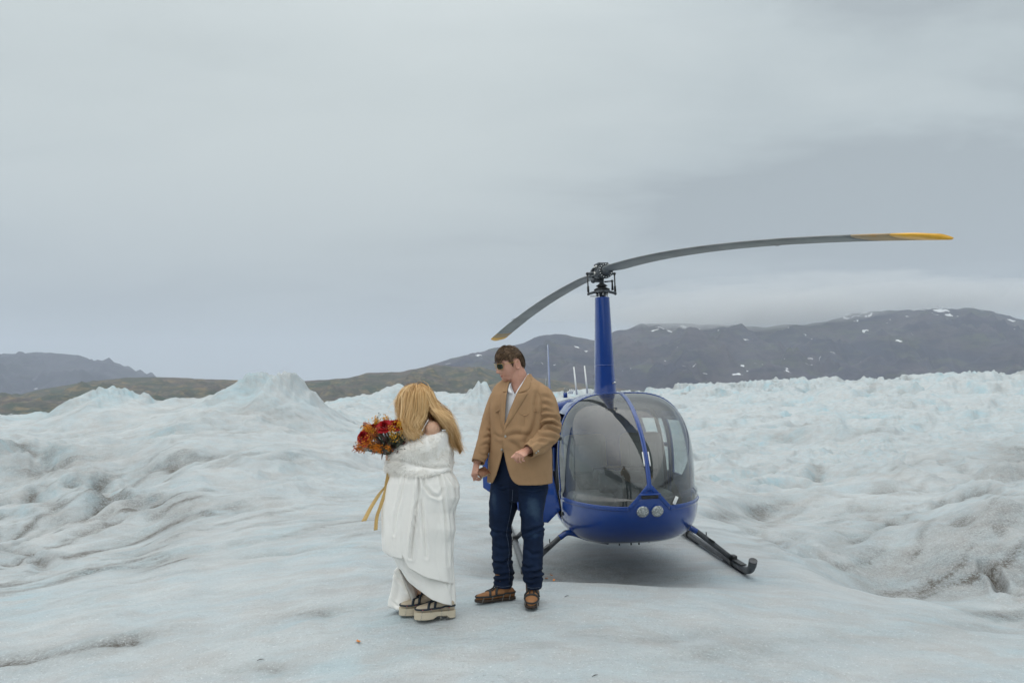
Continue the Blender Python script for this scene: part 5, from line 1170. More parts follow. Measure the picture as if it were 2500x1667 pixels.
# jeans --------------------------------------------------------------------
den = bpy.data.materials.new('dark_denim'); den.use_nodes = True; t = den.node_tree; b = t.nodes['Principled BSDF']
at = N(t, 'ShaderNodeAttribute', attribute_name='tone'); r = N(t, 'ShaderNodeValToRGB'); geo = N(t, 'ShaderNodeTexCoord').outputs['Object']
ad = mth('ADD', at.outputs['Fac'], mth('MULTIPLY', mth('SUBTRACT', noise(30, 5, .7), .5), .35)); t.links.new(ad, r.inputs[0])
r.color_ramp.elements[0].color = (.0035, .0085, .024, 1); r.color_ramp.elements[1].color = (.060, .105, .165, 1); q = r.color_ramp.elements.new(.45); q.color = (.0085, .022, .060, 1)
t.links.new(r.outputs[0], b.inputs['Base Color']); b.inputs['Roughness'].default_value = .85; b.inputs['Specular IOR Level'].default_value = .2
bp = N(t, 'ShaderNodeBump', inputs={'Strength': .3, 'Distance': .003}); t.links.new(noise(350, 2, .6), bp.inputs['Height']); t.links.new(bp.outputs[0], b.inputs['Normal'])
mb = MB()
def legtube(rows, D0, D1):
    n = len(rows); C_ = [P((l + r_) / 2, y, lerp(D0, D1, i / (n - 1))) for i, (y, l, r_) in enumerate(rows)]; R_ = [(r_ - l) / 2 / FPX * 6.03 for (y, l, r_) in rows]
    m2 = 60; Cs = smooth_path(C_, m2); Rs = np.interp(np.linspace(0, 1, m2), np.linspace(0, 1, n), R_); mb.tube(Cs, list(Rs), 28, up=(0, -1, 0))
legtube([(1165, 1203, 1268), (1190, 1197, 1266), (1233, 1193, 1263), (1258, 1193, 1256), (1281, 1194, 1250), (1300, 1199, 1250), (1330, 1201, 1250), (1360, 1200, 1251), (1385, 1203, 1254), (1403, 1206, 1257), (1416, 1205, 1253), (1433, 1204, 1250)], 6.07, 6.07)
legtube([(1165, 1275, 1338), (1190, 1270, 1337), (1233, 1265, 1330), (1262, 1272, 1326), (1282, 1272, 1328), (1300, 1273, 1328), (1318, 1277, 1327), (1345, 1276, 1327), (1370, 1275, 1326), (1389, 1273, 1326), (1408, 1277, 1326), (1418, 1281, 1326), (1437, 1283, 1320)], 5.99, 5.99)
rings = []
for py_, a_, b_ in ((1222, .150, .10), (1200, .190, .125), (1180, .208, .138), (1150, .212, .142), (1110, .205, .138), (1080, .19, .13)):
    z = zof(py_, 6.03); rings.append([torso_pt(np.array([q]), np.array([z]))[0] * 0 + V3(.056, 6.03, z) + RT @ V3(a_ * math.cos(q), b_ * math.sin(q), 0) for q in np.linspace(0, 2 * math.pi, 32, endpoint=False)])
mb.loft(rings)
V, F, NN = remesh(mb, .0065, 4, .5)
px_, py_ = to_px(V); side_leg = px_ > 1262
ring = .0050 * fbm(px_ / 30, py_ / 16.0, 4, 241) + -.006 * ridged(px_ / 50 + 7, py_ / 13, 3, 242) * sstep(1270, 1400, py_) + .003 * sstep(1370, 1410, py_) * np.sin(py_ / 4.2 + px_ / 14)
V = V + NN * ring[:, None] * sstep(1160, 1200, py_)[:, None]
V = creases(V, NN, [([(1196, 1190), (1225, 1196), (1250, 1190)], .005, 3), ([(1270, 1196), (1300, 1202), (1334, 1196)], .005, 3), ([(1268, 1188), (1300, 1192), (1334, 1188)], .004, 2.5), ([(1200, 1184), (1222, 1187), (1246, 1184)], .004, 2.5),
    ([(1195, 1290), (1208, 1299), (1222, 1300)], .008, 3.5), ([(1329, 1285), (1312, 1290), (1290, 1298), (1276, 1302)], .009, 4), ([(1328, 1296), (1308, 1302), (1290, 1312)], .006, 3.5), ([(1249, 1306), (1240, 1300), (1226, 1302)], .006, 3.5),
    ([(1202, 1368), (1215, 1374), (1235, 1372)], .008, 3.5), ([(1252, 1362), (1240, 1366), (1228, 1378)], .007, 3.5), ([(1326, 1392), (1308, 1397), (1292, 1396)], .009, 3.5), ([(1274, 1378), (1288, 1386), (1304, 1384)], .008, 3.5), ([(1326, 1407), (1310, 1408), (1298, 1414), (1284, 1412)], .009, 3), ([(1206, 1402), (1222, 1405), (1240, 1400), (1254, 1404)], .009, 3.2), ([(1205, 1415), (1220, 1418), (1240, 1414)], .006, 3),
    ([(1262, 1215), (1266, 1235), (1268, 1250)], .004, 3), ([(1285, 1340), (1300, 1352), (1318, 1350)], .006, 4), ([(1206, 1330), (1222, 1340), (1240, 1338)], .006, 4)])
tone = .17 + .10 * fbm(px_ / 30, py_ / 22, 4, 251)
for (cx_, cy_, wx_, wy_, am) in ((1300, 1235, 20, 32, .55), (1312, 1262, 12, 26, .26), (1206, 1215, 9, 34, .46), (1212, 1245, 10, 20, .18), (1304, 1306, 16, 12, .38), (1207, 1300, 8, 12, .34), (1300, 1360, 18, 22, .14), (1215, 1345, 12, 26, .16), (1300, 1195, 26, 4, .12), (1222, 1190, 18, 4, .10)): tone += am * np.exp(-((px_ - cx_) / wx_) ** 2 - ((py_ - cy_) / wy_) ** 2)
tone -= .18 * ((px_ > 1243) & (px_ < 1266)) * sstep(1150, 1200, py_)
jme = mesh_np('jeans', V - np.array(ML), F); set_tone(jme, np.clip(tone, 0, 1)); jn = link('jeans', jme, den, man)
stm = pmat('pale_stitching', (.075, .10, .15), rough=.8, var=.4, vscale=60)
from mathutils.bvhtree import BVHTree
def bvh_of(V, F): return BVHTree.FromPolygons([tuple(v) for v in V], [tuple(int(i) for i in f) for f in F])
bj = bvh_of(V, F)
def cast(bv, px, py, off=.002):
    d = Vector(P(px, py, 1.0)) - Vector((0, 0, CAMZ)); d.normalize(); h = bv.ray_cast(Vector((0, 0, CAMZ)), d, 50)
    if h[0] is None: return None
    return np.array(h[0] + h[1] * off * (1 if h[1].dot(d) < 0 else -1))
def seam(bv, pl, r, name, mat, parent, n=60, off=.001):
    pts = [p for p in (cast(bv, *q, off) for q in smooth_path(pl, n)) if p is not None]
    m = MB(); m.tube(pts, r, 6); return m.build(name, mat, parent, off=ML)
seam(bj, [(1252, 1195), (1250, 1225), (1244, 1262), (1238, 1290), (1237, 1305), (1241, 1325), (1243, 1350), (1240, 1372), (1243, 1390), (1243, 1418)], .0013, 'seam', stm, jn)
seam(bj, [(1206, 1428), (1215, 1431), (1230, 1432), (1246, 1429)], .0016, 'hem_stitch', stm, jn, 30); seam(bj, [(1285, 1432), (1300, 1435), (1318, 1433)], .0016, 'hem_stitch', stm, jn, 30)
# boots with ice cleats ------------------------------------------------------
bootm = pmat('brown_suede', (.27, .125, .05), rough=.85, var=.25, vscale=12, bump=.2, bscale=120); solem = pmat('dark_sole', (.035, .022, .015), rough=.8)
chainm = pmat('chain_steel', (.40, .40, .38), rough=.35, metal=.9, var=.3, vscale=60)
def chain(m, a, b, r=.0022, sag=0.0):
    a, b = np.array(a), np.array(b); L = np.linalg.norm(b - a); n = max(3, int(L / .009)); d = (b - a) / L; o = unit(np.cross(d, (0.3, 1, .2))); o2 = np.cross(d, o)
    for k in range(n):
        c = lerp(a, b, (k + .5) / n); s_ = o if k % 2 else o2
        m.tube([c + d * .006 * math.cos(q) + s_ * .0036 * math.sin(q) for q in np.linspace(0, 2 * math.pi, 7)], .0015, 4)
def cleats(bv, boot, par, ax, sd_, h0, L, w, sole, h, off, strapm, dot=None):
    st = MB(); 
    def skin(p, dr, g=.004):
        hh = bv.find_nearest(Vector(p)); q = np.array(hh[0]); nn = unit(np.array(p) - q) if np.linalg.norm(np.array(p) - q) > 1e-4 else np.array(hh[1]); return q + nn * g
    ring = []
    for q in np.linspace(0, 2 * math.pi, 49):
        t_ = .5 + .56 * math.cos(q); base = h0 + ax * L * t_ + sd_ * w * 1.5 * math.sin(q) + V3(0, 0, sole + h * (.30 + .28 * (1 - abs(math.cos(q))) * 0 + (.25 if t_ < .3 else .10)))
        ring.append(skin(base, None))
    st.tube(ring, .0052, 8, cap=False, flat=(.7, 1.3))
    for t_ in (.52, .70):
        arch = [skin(h0 + ax * L * t_ + sd_ * w * 1.3 * math.cos(q) + V3(0, 0, sole + .02 + h * 1.4 * math.sin(q)), None) for q in np.linspace(.15, math.pi - .15, 16)]; st.tube(arch, .006, 8, flat=(.6, 1.5))
    arch = [skin(h0 + ax * L * tt_ + sd_ * w * ss_ + V3(0, 0, sole + h * 1.2), None) for tt_, ss_ in ((.52, .35), (.61, .35), (.70, .35))]; st.tube(arch, .005, 6)
    arch = [skin(h0 + ax * L * tt_ + sd_ * w * ss_ + V3(0, 0, sole + h * 1.2), None) for tt_, ss_ in ((.52, -.35), (.61, -.35), (.70, -.35))]; st.tube(arch, .005, 6)
    cl = st.build('cleat_strap', strapm, boot, off=off)
    ch_ = MB(); rd = MB()
    for t_ in (.16, .34, .62, .86):
        for s_ in (-1, 1):
            a = skin(h0 + ax * L * t_ + sd_ * s_ * w * 1.4 + V3(0, 0, sole + h * .35), None, .005); b_ = h0 + ax * L * (t_ + .03) + sd_ * s_ * w * .85 + V3(0, 0, .004)
            chain(ch_, a, b_); rd.sphere(a, .0042, 6, 5)
    for t_ in (.16, .34, .62, .86): chain(ch_, h0 + ax * L * (t_ + .03) + sd_ * w * .85 + V3(0, 0, .003), h0 + ax * L * (t_ + .03) - sd_ * w * .85 + V3(0, 0, .003))
    for t_ in (.08, .2, .38, .58, .7, .86, .95):
        for s_ in (-.7, .7) if t_ < .9 else (0,): 
            c = h0 + ax * L * t_ + sd_ * w * s_; ch_.tube([c + V3(0, 0, .012), c + V3(0, 0, -.010)], [.005, .0015], 6)
    ch_.build('cleat_chain', chainm, boot, off=off)
    if dot: rd.build('cleat_rivet', dot, boot, off=off)
strapm = pmat('black_rubber_strap', (.018, .019, .02), rough=.7)
for (he, to, g0) in ((P(1254, 1440, 6.10), P(1168, 1452, 5.99), None), (P(1301, 1438, 6.09), P(1297, 1464, 5.83), None)):
    L = .30; ax = unit(V3(to[0] - he[0], to[1] - he[1], 0)); gz = max(Hs(he[0], he[1]), Hs(to[0], to[1]), Hs((he[0] + to[0]) / 2, (he[1] + to[1]) / 2)) + .008
    m = MB(); ax, sd_, h0 = foot_shape(m, he, to, L, .052, .074, .014, gz, .9, .15); V, F, NN = remesh(m, .005, 3); bo = link('boot', mesh_np('boot', V - np.array(ML), F), bootm, man)
    m = MB(); ol = foot_outline(h0, ax, sd_, L, .052); m.loft([ol + V3(0, 0, .002), ol + V3(0, 0, .019)]); m.box(h0 + ax * L * .10 + V3(0, 0, .006), (.06, .06, .024), R=Matrix.Rotation(math.atan2(ax[1], ax[0]), 3, 'Z'), bev=.01); m.build('sole', solem, bo, off=ML)
    cleats(bvh_of(V, F), bo, None, ax, sd_, h0, L, .052, .014, .074, ML, strapm)
# leather notebook in his hand --------------------------------------------------
leather = pmat('worn_brown_leather', (.17, .060, .025), rough=.45, var=.5, vscale=14, bump=.2, bscale=60, col2=(.27, .12, .06)); paper = pmat('page_edges', (.62, .50, .34), rough=.9, var=.15, vscale=60)
a_, b_2, c_, d_ = P(1158, 1147, 5.97), P(1181, 1138, 6.02), P(1197, 1156, 5.98), P(1180, 1170, 5.93)
cen = (a_ + b_2 + c_ + d_) / 4; u_ = unit(c_ - b_2); v_ = unit((b_2 - a_) - u_ * np.dot(b_2 - a_, u_)); w_ = np.cross(u_, v_); RB_ = Matrix((tuple(u_), tuple(v_), tuple(w_))).transposed()
lu, lv = np.linalg.norm(c_ - b_2) * .92, np.linalg.norm(b_2 - a_) * .98
book = thing('notebook', 'small worn brown leather notebook held in the man\'s lowered hand', 'notebook', tuple(cen))
for s_ in (-1, 1):
    m = MB(); m.box(cen + w_ * s_ * .0085, (lu, lv, .003), R=RB_, bev=.0014); m.build('cover', leather, book, off=cen)
m = MB(); m.box(cen, (lu * .95, lv * .93, .013), R=RB_); m.build('pages', paper, book, off=cen, smooth=False)
m = MB(); m.box(cen - v_ * lv * .49, (lu, .004, .018), R=RB_, bev=.0015); m.build('spine', leather, book, off=cen)
# ---------------------------------------------------------------- the bride
BD = 5.75
bride = thing('person', 'woman with long blonde hair in white satin gown and fur stole, seen from behind', 'woman', (-.58 + .02, 5.75, -.02))
bride.location = (float(P(1050, 0, BD)[0]), BD, -.02); BL = bride.location
skin_w = skinmat('warm_skin', (.66, .39, .26), (.74, .47, .34))
mb = MB(); HCb = P(1014, 990, 5.74)
HTb, HRb = head_shape(mb, HCb, math.radians(-112), math.radians(16), 0, .93, True)
JB = dict(head=HCb, neck=P(1030, 1030, 5.75), sl=P(1050, 1064, 5.87), sr=P(1057, 1046, 5.64), el=P(1024, 1120, 5.87), er=P(1034, 1120, 5.665), wl=P(972, 1118, 5.80), wr=P(972, 1120, 5.71),
          hl=P(1050, 1210, 5.80), hr=P(1050, 1210, 5.68), kl=P(1050, 1345, 5.82), kr=P(1056, 1345, 5.70), al=P(1026, 1470, 5.86), ar=P(1076, 1480, 5.74), tl=P(1006, 1480, 5.86), tr=P(1030, 1488, 5.70))
body_shape(mb, JB, .86, True); mb.sphere(P(1050, 1050, 5.69), (.088, .062, .052), 18, 12, R=Matrix.Rotation(.25, 3, 'Y')); mb.tube([P(1026, 1020, 5.74), P(1040, 1034, 5.70), P(1056, 1048, 5.65)], [.045, .047, .05], 12)
hand_shape(mb, JB['wr'], P(944, 1112, 5.70) - JB['wr'], V3(-.1, -.9, .1), 1, [1.1, 1.1, 1.15, 1.2], .02, (.5, .3), .86)
hand_shape(mb, JB['wl'], P(946, 1112, 5.77) - JB['wl'], V3(-.1, .9, .1), -1, [1.1, 1.1, 1.15, 1.2], .02, (.5, .3), .86)
V, F, NN = remesh(mb, .0045, 3, .5); link('body', mesh_np('body', V - np.array(BL), F), skin_w, bride)
# fur stole -------------------------------------------------------------
fur_m = pmat('white_fur', (.95, .93, .89), rough=.75, var=.05, vscale=9, col2=(.97, .965, .95), spec=.0)
def fuzz(m, w):
    t_ = m.node_tree; b_ = t_.nodes['Principled BSDF']; o_ = [n for n in t_.nodes if n.type == 'OUTPUT_MATERIAL'][0]
    tl = N(t_, 'ShaderNodeBsdfTranslucent'); mx_ = N(t_, 'ShaderNodeMixShader', inputs={0: w}); tl.inputs[0].default_value = (.95, .93, .90, 1)
    t_.links.new(b_.outputs[0], mx_.inputs[1]); t_.links.new(tl.outputs[0], mx_.inputs[2]); t_.links.new(mx_.outputs[0], o_.inputs[0])
fuzz(fur_m, .4); furb_m = pmat('fur_backing', (.93, .915, .89), rough=.9, var=.02, spec=.0)
SL = np.array([[0, 1002, 1069, 1100, 1049], [.10, 990, 1077, 1106, 1054], [.30, 969, 1091, 1107, 1080], [.5, 955, 1106, 1107, 1102], [.72, 946, 1127, 1106, 1126], [.9, 943, 1143, 1102, 1142], [1.0, 949, 1150, 1095, 1148]])
def stole(th, v, off=0.0):
    """th: 0 = picture right, -pi/2 = towards the landing-place viewer"""
    l, ly, r_, ry = [np.interp(v, SL[:, 0], SL[:, k]) for k in (1, 2, 3, 4)]
    k_ = BD / FPX; xl, zl = (l - CX) * k_, CAMZ - (ly - HY) * k_; xr, zr = (r_ - CX) * k_, CAMZ - (ry - HY) * k_
    cx_, cz_ = (xl + xr) / 2, (zl + zr) / 2; a = (xr - xl) / 2 + off; b = .175 + .035 * np.sin(np.pi * v) - .03 * (1 - v) + off
    ct, st = np.cos(th), np.sin(th); e_ = 2 / 2.3
    x = cx_ + a * np.sign(ct) * np.abs(ct) ** e_; y = BD + .01 + b * np.sign(st) * np.abs(st) ** e_
    z = cz_ + (zr - zl) / 2 * (x - cx_) / np.maximum(a, .01) - .020 * np.maximum(-st, 0) * (v) + .006 * np.maximum(-st, 0) * (1 - v) - .035 * np.maximum(st, 0) * (1 - v)
    # soft folds of the wrap: one long roll low down and a tuck near the back
    fr = np.maximum(-st, 0)
    fold = .016 * np.sin(3 * (v * 2.2 + .6 * ct)) * fr + .012 * fbm(th * 2.2, v * 3.0, 3, 301)
    fold = fold - .020 * fr * np.exp(-((v - .70 - .10 * np.sin(2.2 * ct)) / .045) ** 2) + .012 * fr * sstep(.72, .85, v)
    rr = np.stack([ct, st, 0 * ct], -1) * fold[..., None]
    return np.stack([x, y, z], -1) + rr
nth, nvv = 120, 60; TH_, VV_ = np.meshgrid(np.linspace(0, 2 * np.pi, nth, endpoint=False), np.linspace(0, 1, nvv), indexing='ij')
Gs = stole(TH_, VV_, 0.0); topc = Gs[:, :1] * 1; cen_ = Gs[:, 0].mean(0); top2 = lerp(Gs[:, :1], cen_[None, None], .14) - V3(0, 0, .012); cb = Gs[:, -1].mean(0); bot2 = lerp(Gs[:, -1:], cb[None, None], .14) + V3(0, 0, .012)
top3 = lerp(Gs[:, :1], cen_[None, None], .25) - V3(0, 0, .06); bot3 = lerp(Gs[:, -1:], cb[None, None], .2) + V3(0, 0, .05)
Gs = np.concatenate([top3, top2, Gs, bot2, bot3], 1)
st_ = link('fur_stole', mesh_np('fur_stole', Gs.reshape(-1, 3) - np.array(BL), grid_faces(nth, Gs.shape[1], closeu=True)), furb_m, bride)
nf = 24000; th = rng.uniform(0, 2 * np.pi, nf); keep = (np.sin(th) < .5) | (rng.random(nf) < .5); th = th[keep]; nf = len(th); vv = np.clip(rng.random(nf) * 1.04 - .02, 0, 1)
b0 = stole(th, vv); eps = 1e-3; dth = stole(th + eps, vv) - b0; dvv = stole(th, np.clip(vv + eps, 0, 1)) - stole(th, np.clip(vv - eps, 0, 1)); nn = np.cross(dth, dvv); nn /= np.linalg.norm(nn, axis=1, keepdims=True) + 1e-9
outw = b0 - np.array([cb[0], BD, 0]); outw[:, 2] = 0; nn *= np.sign(np.sum(nn * outw, axis=1, keepdims=True))
nn[:, 2] += (.9 * np.exp(-vv / .05) - .9 * np.exp(-(1 - vv) / .05)); nn /= np.linalg.norm(nn, axis=1, keepdims=True)
cx_n = fbm(th * 2.5, vv * 3, 2, 311); comb = np.stack([-.55 + .8 * cx_n, 0 * th, -.45 + .9 * fbm(th * 2.5 + 9, vv * 3, 2, 312)], -1) + rng.normal(size=(nf, 3)) * .30
Lf = rng.uniform(.014, .030, nf)[:, None]; seg = 4; pp_ = [b0 - nn * .002]; d_ = nn * .30 + comb * .6
for k in range(seg - 1):
    d_ = d_ + comb * .30; d_ /= np.linalg.norm(d_, axis=1, keepdims=True); pp_.append(pp_[-1] + d_ * Lf / (seg - 1))
V, F = ribbon_strands(np.stack(pp_, 1), .0040, .0010, seg, nn[:, None, :]); link('fur', mesh_np('fur', V - np.array(BL), F), fur_m, st_, kind='stuff')
CREASE_K = 1.35
# gown ---------------------------------------------------------------------
satin = pmat('white_satin', (.84, .82, .78), rough=.36, var=.03, vscale=4, bump=.05, bscale=200, spec=.4, sheen=.1, col2=(.88, .865, .83))
hemm = pmat('dirty_hem', (.42, .33, .23), rough=.8, var=.4, vscale=40)
def skirt(name, lv, py_top, hem, nT, nZ, depth, foldf, cl, th0=0, th1=2 * np.pi, hemline=True, Dc=BD, mat=satin):
    """lv rows: py, left, right (how wide the gown reads); hem(px) -> py of the lower edge on the near side"""
    lv = np.array(lv, float); T_ = np.linspace(th0, th1, nT, endpoint=(th1 - th0 < 6.2)); rows = []
    for th_ in T_:
        ct, st = math.cos(th_), math.sin(th_); 
        pyb = lv[-1, 0]
        for _ in range(4):
            l, r_ = np.interp(pyb, lv[:, 0], lv[:, 1]), np.interp(pyb, lv[:, 0], lv[:, 2]); px_ = (l + r_) / 2 + (r_ - l) / 2 * np.sign(ct) * abs(ct) ** .87; pyb = hem(px_, st)
        pys = np.linspace(py_top, pyb, nZ); l, r_ = np.interp(pys, lv[:, 0], lv[:, 1]), np.interp(pys, lv[:, 0], lv[:, 2])
        k_ = Dc / FPX; x = ((l + r_) / 2 + (r_ - l) / 2 * np.sign(ct) * abs(ct) ** .87 - CX) * k_; b_ = depth(pys); y = Dc + b_ * np.sign(st) * abs(st) ** .9; z = CAMZ - (pys - HY) * np.minimum(y, Dc) / FPX
        rows.append(np.stack([x, y, z], -1))
    G = np.array(rows); c0 = np.stack([(np.interp(HY - (G[..., 2] - CAMZ) / (Dc / FPX), lv[:, 0], lv[:, 1]) + np.interp(HY - (G[..., 2] - CAMZ) / (Dc / FPX), lv[:, 0], lv[:, 2])) / 2 * (Dc / FPX) - CX * Dc / FPX, np.full(G.shape[:2], Dc), G[..., 2]], -1)
    N_ = G - c0; N_ /= np.linalg.norm(N_, axis=2, keepdims=True) + 1e-9
    tt = np.linspace(0, 1, nZ)[None, :]; G = G + N_ * foldf(T_[:, None], tt)[..., None]
    Vf = creases(G.reshape(-1, 3), N_.reshape(-1, 3), cl); G = Vf.reshape(G.shape)
    cu = (th1 - th0) > 6.2; o = link(name, mesh_np(name, Vf - np.array(BL), grid_faces(nT, nZ, closeu=cu)), mat, bride)
    md = o.modifiers.new('Solidify', 'SOLIDIFY'); md.thickness = .003; md.offset = 0
    if hemline:
        m = MB(); e_ = G[:, -1]; 
        m.tube(list(e_) + ([e_[0]] if cu else []), .0012, 5, cap=False); m.build('hem_edge', hemm, o, off=BL)
    return o
hA = lambda px, st: np.interp(px, [930, 940, 950, 975, 996, 1001, 1006, 1004, 1022, 1032, 1050, 1087, 1095, 1110], [1330, 1336, 1350, 1359, 1363, 1350, 1352, 1382, 1393, 1400, 1409, 1420, 1424, 1424]) if st < .1 else 1345
skirt('gown_overskirt', [(1120, 962, 1092), (1145, 953, 1098), (1165, 947, 1112), (1185, 941, 1119), (1215, 937, 1120), (1235, 936, 1112), (1252, 936, 1105), (1275, 937, 1107), (1292, 938, 1108), (1325, 940, 1099), (1345, 944, 1098), (1362, 952, 1098), (1400, 975, 1099), (1430, 990, 1100)], 1120, hA, 200, 90,
      lambda p: np.interp(p, [1120, 1180, 1300, 1430], [.14, .18, .19, .165]),
      lambda T_, t_: (.013 * (np.abs(np.sin(T_ * 5.2 + .8 * t_ + 1.6 * fbm(T_ * 1.1, t_ * 1.2, 2, 321))) ** .75 - .6) * (.35 + .65 * sstep(0, .25, t_)) + .0015 * fbm(T_ * 4, t_ * 3, 3, 322)) * np.where(np.sin(T_) > -.3, 1.2, .55) + .018 * t_ ** 2.5,
      [([(991, 1138), (984, 1180), (976, 1220), (966, 1262), (962, 1305)], .008, 3), ([(1023, 1136), (1022, 1190), (1016, 1250), (1008, 1310), (1003, 1362)], .020, 3.0), ([(1023, 1180), (1030, 1240), (1036, 1300), (1041, 1360)], .009, 3.5),
       ([(1028, 1150), (1036, 1185), (1052, 1206), (1070, 1213), (1080, 1196)], .011, 3.6), ([(1070, 1148), (1077, 1180), (1083, 1230), (1090, 1300), (1092, 1380)], .012, 3.0), ([(1080, 1150), (1096, 1190), (1103, 1230)], .007, 3.5), ([(1086, 1152), (1110, 1185)], .006, 3.5)])
hB = lambda px, st: np.interp(px, [960, 985, 1003, 1024, 1043, 1060, 1085, 1109], [1365, 1394, 1418, 1437, 1451, 1463, 1473, 1478]) if st < .1 else 1478
skirt('gown_underskirt', [(1300, 950, 1094), (1345, 958, 1098), (1380, 972, 1102), (1420, 990, 1105), (1450, 1005, 1107), (1480, 1010, 1109)], 1300, hB, 160, 60,
      lambda p: np.interp(p, [1300, 1480], [.15, .145]), lambda T_, t_: (.008 * np.sin(T_ * 8 + 1.5) + .002 * fbm(T_ * 4, t_ * 3, 3, 332)) * np.where(np.sin(T_) > -.4, 1.2, .4) + 0 * t_,
      [([(1098, 1330), (1101, 1400), (1105, 1470)], .007, 3), ([(990, 1380), (1010, 1402), (1030, 1422)], .004, 5), ([(1092, 1420), (1098, 1450)], .004, 3)])
hC = lambda px, st: np.interp(px, [945, 950, 960, 972, 990, 1005, 1020, 1030], [1472, 1477, 1484, 1488, 1486, 1480, 1474, 1470])
skirt('gown_train', [(1340, 972, 1010), (1372, 974, 1012), (1384, 970, 1014), (1397, 963, 1016), (1430, 959, 1020), (1460, 953, 1023), (1490, 948, 1024)], 1340, hC, 90, 60,
      lambda p: np.interp(p, [1340, 1490], [.05, .09]), lambda T_, t_: (.010 * np.sin(T_ * 5 + 3 * t_) + .002 * fbm(T_ * 3, t_ * 3, 3, 342)), [([(965, 1400), (990, 1425), (1003, 1445), (1018, 1470)], .012, 4), ([(972, 1384), (985, 1410), (992, 1440)], .007, 4), ([(1006, 1420), (1010, 1445), (1020, 1462)], .008, 3.5), ([(955, 1465), (970, 1478), (985, 1484)], .006, 3)], Dc=5.90)
# hair ------------------------------------------------------------------------
blond = hairmat('blonde_hair', (.26, .13, .045), (.56, .34, .14), (.84, .62, .35), .4)
GD = [  # guides on the near side: (px, py, depth)
 [(1010, 944, 5.73), (990, 950, 5.71), (975, 963, 5.70), (968, 980, 5.71), (972, 988, 5.73)],
 [(1010, 943, 5.72), (992, 951, 5.69), (980, 970, 5.66), (978, 1005, 5.65), (982, 1040, 5.65), (994, 1060, 5.65), (1001, 1074, 5.65)],
 [(1012, 943, 5.71), (997, 954, 5.66), (986, 978, 5.63), (984, 1015, 5.62), (992, 1046, 5.61), (1000, 1069, 5.60)],
 [(1014, 943, 5.70), (1004, 956, 5.64), (996, 985, 5.61), (993, 1022, 5.60), (1004, 1052, 5.59), (1010, 1068, 5.59)],
 [(1017, 942, 5.70), (1013, 958, 5.63), (1008, 990, 5.60), (1002, 1028, 5.595), (1005, 1052, 5.585), (1014, 1066, 5.59)],
 [(1021, 942, 5.70), (1025, 958, 5.63), (1023, 992, 5.60), (1015, 1024, 5.595), (1011, 1048, 5.59), (1017, 1062, 5.59)],
 [(1024, 943, 5.71), (1036, 960, 5.64), (1039, 992, 5.61), (1031, 1018, 5.61), (1022, 1040, 5.61), (1021, 1056, 5.61)],
 [(1025, 943, 5.71), (1043, 960, 5.65), (1051, 985, 5.63), (1061, 1003, 5.62), (1077, 1013, 5.61), (1092, 1027, 5.61), (1103, 1052, 5.65)],
 [(1026, 943, 5.72), (1046, 958, 5.67), (1057, 986, 5.65), (1071, 1001, 5.64), (1086, 1013, 5.63), (1100, 1036, 5.65), (1109, 1068, 5.68), (1116, 1092, 5.69)],
 [(1026, 943, 5.74), (1047, 956, 5.71), (1059, 980, 5.70), (1074, 999, 5.69), (1088, 1014, 5.68), (1096, 1034, 5.68), (1113, 1062, 5.70), (1114, 1082, 5.70), (1123, 1108, 5.70)],
 [(1025, 943, 5.77), (1047, 955, 5.77), (1060, 978, 5.77), (1076, 997, 5.76), (1086, 1012, 5.75), (1094, 1030, 5.74), (1112, 1056, 5.73), (1112, 1078, 5.73), (1126, 1100, 5.72)]]
gd = [smooth_path([P(*q) for q in g], 30) for g in GD]
gd += [np.stack([g[:, 0], 2 * 5.75 - g[:, 1] + .02, g[:, 2] + .004], -1) for g in gd[:-1][::-1]]
gd = np.array(gd); ng = len(gd)
ns = 9500; s_ = rng.uniform(0, ng - 1, ns); s_ = np.where(rng.random(ns) < .45, rng.uniform(0, 10, ns), s_); s_ = np.where((s_ > 6.08) & (s_ < 6.92), np.where(s_ < 6.5, 6.08 - (s_ - 6.08) * .3, 6.95 + (s_ - 6.08) * .3), s_); i_ = np.clip(s_.astype(int), 0, ng - 2); f_ = (s_ - i_)[:, None, None]
pa = gd[i_] * (1 - f_) + gd[i_ + 1] * f_
tt = np.linspace(0, 1, 30)[None, :]; clump = np.floor(s_ * 3.1 + .25 * rng.normal(size=ns))+5; cr_ = np.random.default_rng(5); cph = cr_.uniform(0, 6.28, 400)[clump.astype(int) % 400]; cam_ = cr_.uniform(.5, 1.3, 400)[clump.astype(int) % 400]; coff = cr_.normal(size=(400, 3))[clump.astype(int) % 400]
wav = (tt ** 1.2)[..., None] * (.0160 * cam_[:, None, None]) * np.stack([1.1 * np.sin(tt * 13 + .5 * cph[:, None]), .9 * np.cos(tt * 12 + cph[:, None] * 1.3), .2 * np.sin(tt * 11 + cph[:, None])], -1)
own = rng.normal(size=(ns, 1, 3)) * (.0045 + .0085 * tt[..., None]) * np.where(rng.random((ns, 1, 1)) < .04, 2.6, 1); pa = pa + wav + own + coff[:, None, :] * .006 * tt[..., None] * V3(1, 1, .4)
pa[..., 1] += (rng.random(ns)[:, None] * .022) * np.where(pa[..., 1] < 5.75, 1, -1) * np.sin(np.pi * np.clip(tt * 1.4, 0, 1))
lenf = rng.uniform(.82, 1.0, ns)[:, None]; idx = np.clip(tt * lenf * 29, 0, 28.999); ii = idx.astype(int); ff = (idx - ii)[..., None]; ar = np.arange(ns)[:, None]; pa = pa[ar, ii] * (1 - ff) + pa[ar, ii + 1] * ff
V, F = ribbon_strands(pa, .0038, .0012, 30, (pa - np.array([pa[..., 0].mean() * 0 + HCb[0] + .03, 5.77, 0])) * V3(1, 1, 0) / .1)
